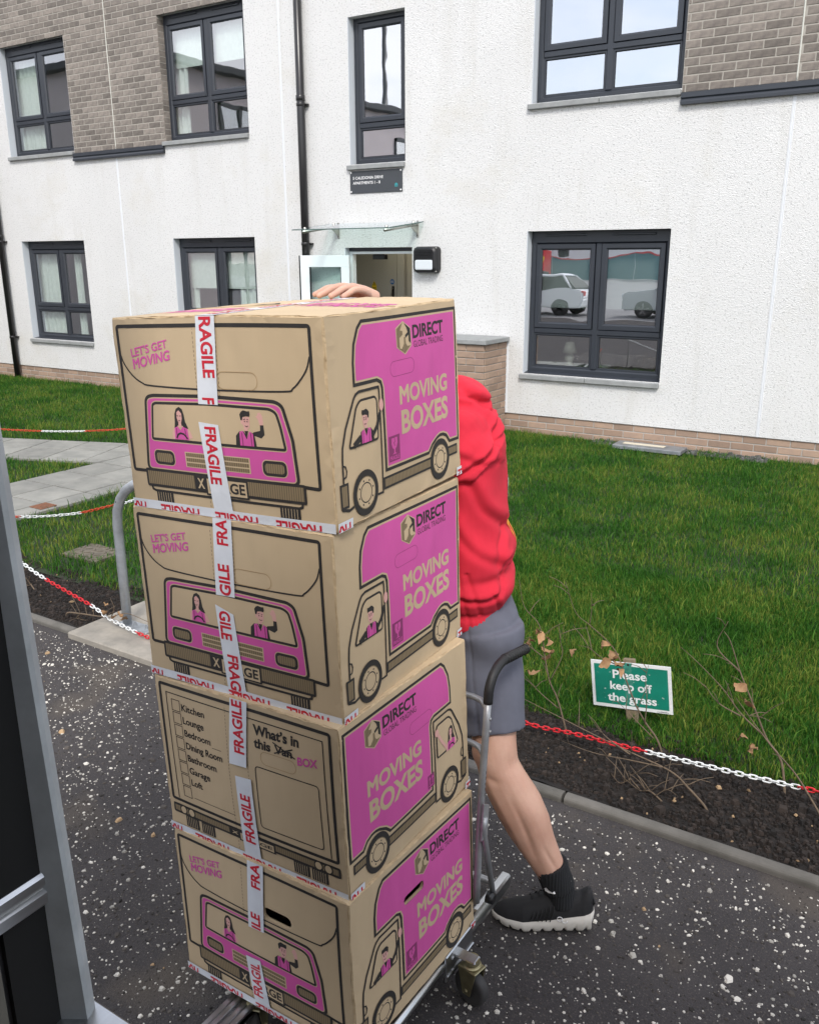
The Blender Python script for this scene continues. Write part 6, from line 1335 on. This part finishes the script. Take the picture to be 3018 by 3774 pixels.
for y_ in (-6.5, -2.2, 1.4, 4.7):
    for z_ in (.8, 3.7):
        w_ = bpy.data.objects.new('window', None); COL.objects.link(w_); w_.parent = t; w_.location = (.0, y_, z_)
        b = MB()
        for q in ((-.65, -.57, 0, 1.5), (.57, .65, 0, 1.5), (-.04, .04, 0, 1.5), (-.65, .65, 0, .08), (-.65, .65, 1.42, 1.5), (-.65, .65, .45, .52)): b.box(.0, .05, q[0], q[1], q[2], q[3])
        b.build('frame', m_anth, w_); b = MB(); b.box(.005, .015, -.6, .6, .05, 1.45); b.build('pane', m_glass, w_); b = MB(); b.box(0, .09, -.7, .7, -.08, -.01); b.build('sill', m_stone, w_)
m_lamp = mat('lamp_post', (.08, .085, .09), .5, .4)
t = thing('street_lamp', 'tall dark street lamp column on the far side of the road', 'street lamp', (-19.35, -10.5, 0))
b = MB(); b.tube([(0, 0, 0), (0, 0, 1.2), (0, 0, 1.3), (0, 0, 11)], [.13, .13, .095, .07], 12); b.build('column', m_lamp, t); b = MB(); b.tube([(0, 0, 10.9), (.1, .3, 11.1), (.15, .9, 11.15)], .04, 8); b.build('arm', m_lamp, t); b = MB(); b.bbox(.05, .27, .85, 1.45, 11.1, 11.22, .03); b.build('lantern', m_lamp, t)

def car(label, loc, col, rz):
    t = thing('parked_car', label, 'car', loc, (0, 0, rz), 'cars parked by the road'); m = mat('car_paint', col, .3, .0, spec=.6); dk = m_gasket
    def hull(name, prof_, w0, w1, m, bev=.05):
        b = MB(); n = len(prof_); zs = [p[1] for p in prof_]; lo, hi = min(zs), max(zs); V = []
        for sd in (-1, 1): V += [(p[0], sd * (w0 + (w1 - w0) * (p[1] - lo) / (hi - lo)), p[1]) for p in prof_]
        b.add(V, [tuple(range(n)), tuple(range(n, 2 * n))[::-1]] + [(k, (k + 1) % n, (k + 1) % n + n, k + n) for k in range(n)]); me = b.mesh(name); bm = bmesh.new(); bm.from_mesh(me); bmesh.ops.recalc_face_normals(bm, faces=bm.faces); bmesh.ops.bevel(bm, geom=bm.edges[:], offset=bev, segments=2, affect='EDGES', clamp_overlap=True); bm.to_mesh(me); bm.free(); return link(name, me, m, t)
    hull('body', [(-2.05, .30), (-2.10, .62), (-1.95, .86), (-1.0, .95), (1.3, .97), (2.0, .88), (2.08, .55), (2.02, .28)], .84, .80, m)
    hull('cabin_glass', [(-1.05, .90), (-.45, 1.36), (1.25, 1.38), (1.78, .93)], .78, .60, m_glass2 if False else dk, .04)
    hull('roof', [(-.50, 1.37), (-.3, 1.44), (1.1, 1.45), (1.3, 1.38)], .61, .55, m, .03)
    for x_, sl_ in ((-.95, .55), (.42, .0), (1.62, -.42)):
        for sd in (-1, 1): b = MB(); b.tube([(x_, sd * .79, .93), (x_ + sl_ * .9, sd * .625, 1.38)], .035, 6); b.build('pillar', m, t)
    for x_ in (-1.28, 1.28):
        for sd in (-1, 1):
            c = bpy.data.objects.new('wheel', None); COL.objects.link(c); c.parent = t; c.location = (x_, sd * .78, .31)
            b = MB(); b.lathe([(.2, -.1), (.30, -.1), (.315, -.06), (.315, .06), (.30, .1), (.2, .1)], n=24, axis='y'); b.build('tyre', m_tyre, c)
            for k in range(5): b = MB(); b.box(-.03, .03, sd * .085 - .015, sd * .085 + .015, 0, .2, Matrix.Rotation(k * math.tau / 5, 4, 'Y')); b.build('spoke', m_alu, c)
            b = MB(); b.lathe([(.19, -.05), (.205, -.05), (.205, .09), (.19, .09)], n=24, axis='y'); b.build('rim', m_alu, c)
    for sd in (-1, 1): b = MB(); b.bbox(-2.09, -1.9, sd * .62 - .14, sd * .62 + .14, .64, .78, .02); b.build('headlight', m_diff, t); b = MB(); b.bbox(1.95, 2.07, sd * .66 - .1, sd * .66 + .1, .66, .86, .02); b.build('tail_light', m_hr, t)
car('white car parked at the far side behind the van', (-13.4, -11.3, -.03), (.75, .76, .78), 0)
car('silver car parked nearer the lamp than the white one', (-7.9, -11.4, -.03), (.42, .44, .46), R_(2))
m_yel = mat('plant_yellow', (.62, .40, .02), .5)
t = thing('site_container', 'red corrugated steel container standing before the hoarding', 'container', (-36.5, -56, -.03))
b = MB(); b.bbox(-3.6, 3.6, -1.2, 1.2, .1, 2.6, .05); b.build('shell', m_hr, t)
for k in range(18): b = MB(); b.bbox(-3.4 + k * .4, -3.2 + k * .4, 1.2, 1.25, .2, 2.5, .01); b.build('rib', m_hr, t)
t = thing('digger_arm', 'raised yellow digger arm standing beside the red container', 'digger', (-33.5, -54, -.03))
b = MB(); b.bbox(-1.4, 1.4, -1, 1, .0, .9, .05); b.build('tracks', m_gasket, t); b = MB(); b.bbox(-1.3, 1.0, -.9, .9, .9, 2.0, .1); b.build('cab', m_yel, t); b = MB(); b.tube([(0, 0, 1.8), (1.2, .3, 4.2), (2.8, .4, 4.6)], .22, 8); b.build('boom', m_yel, t); b = MB(); b.tube([(2.7, .4, 4.6), (3.4, .4, 2.6)], .16, 8); b.build('dipper', m_yel, t); b = MB(); b.bbox(3.0, 3.7, 0, .8, 2.0, 2.7, .08); b.build('bucket', m_gasket, t)
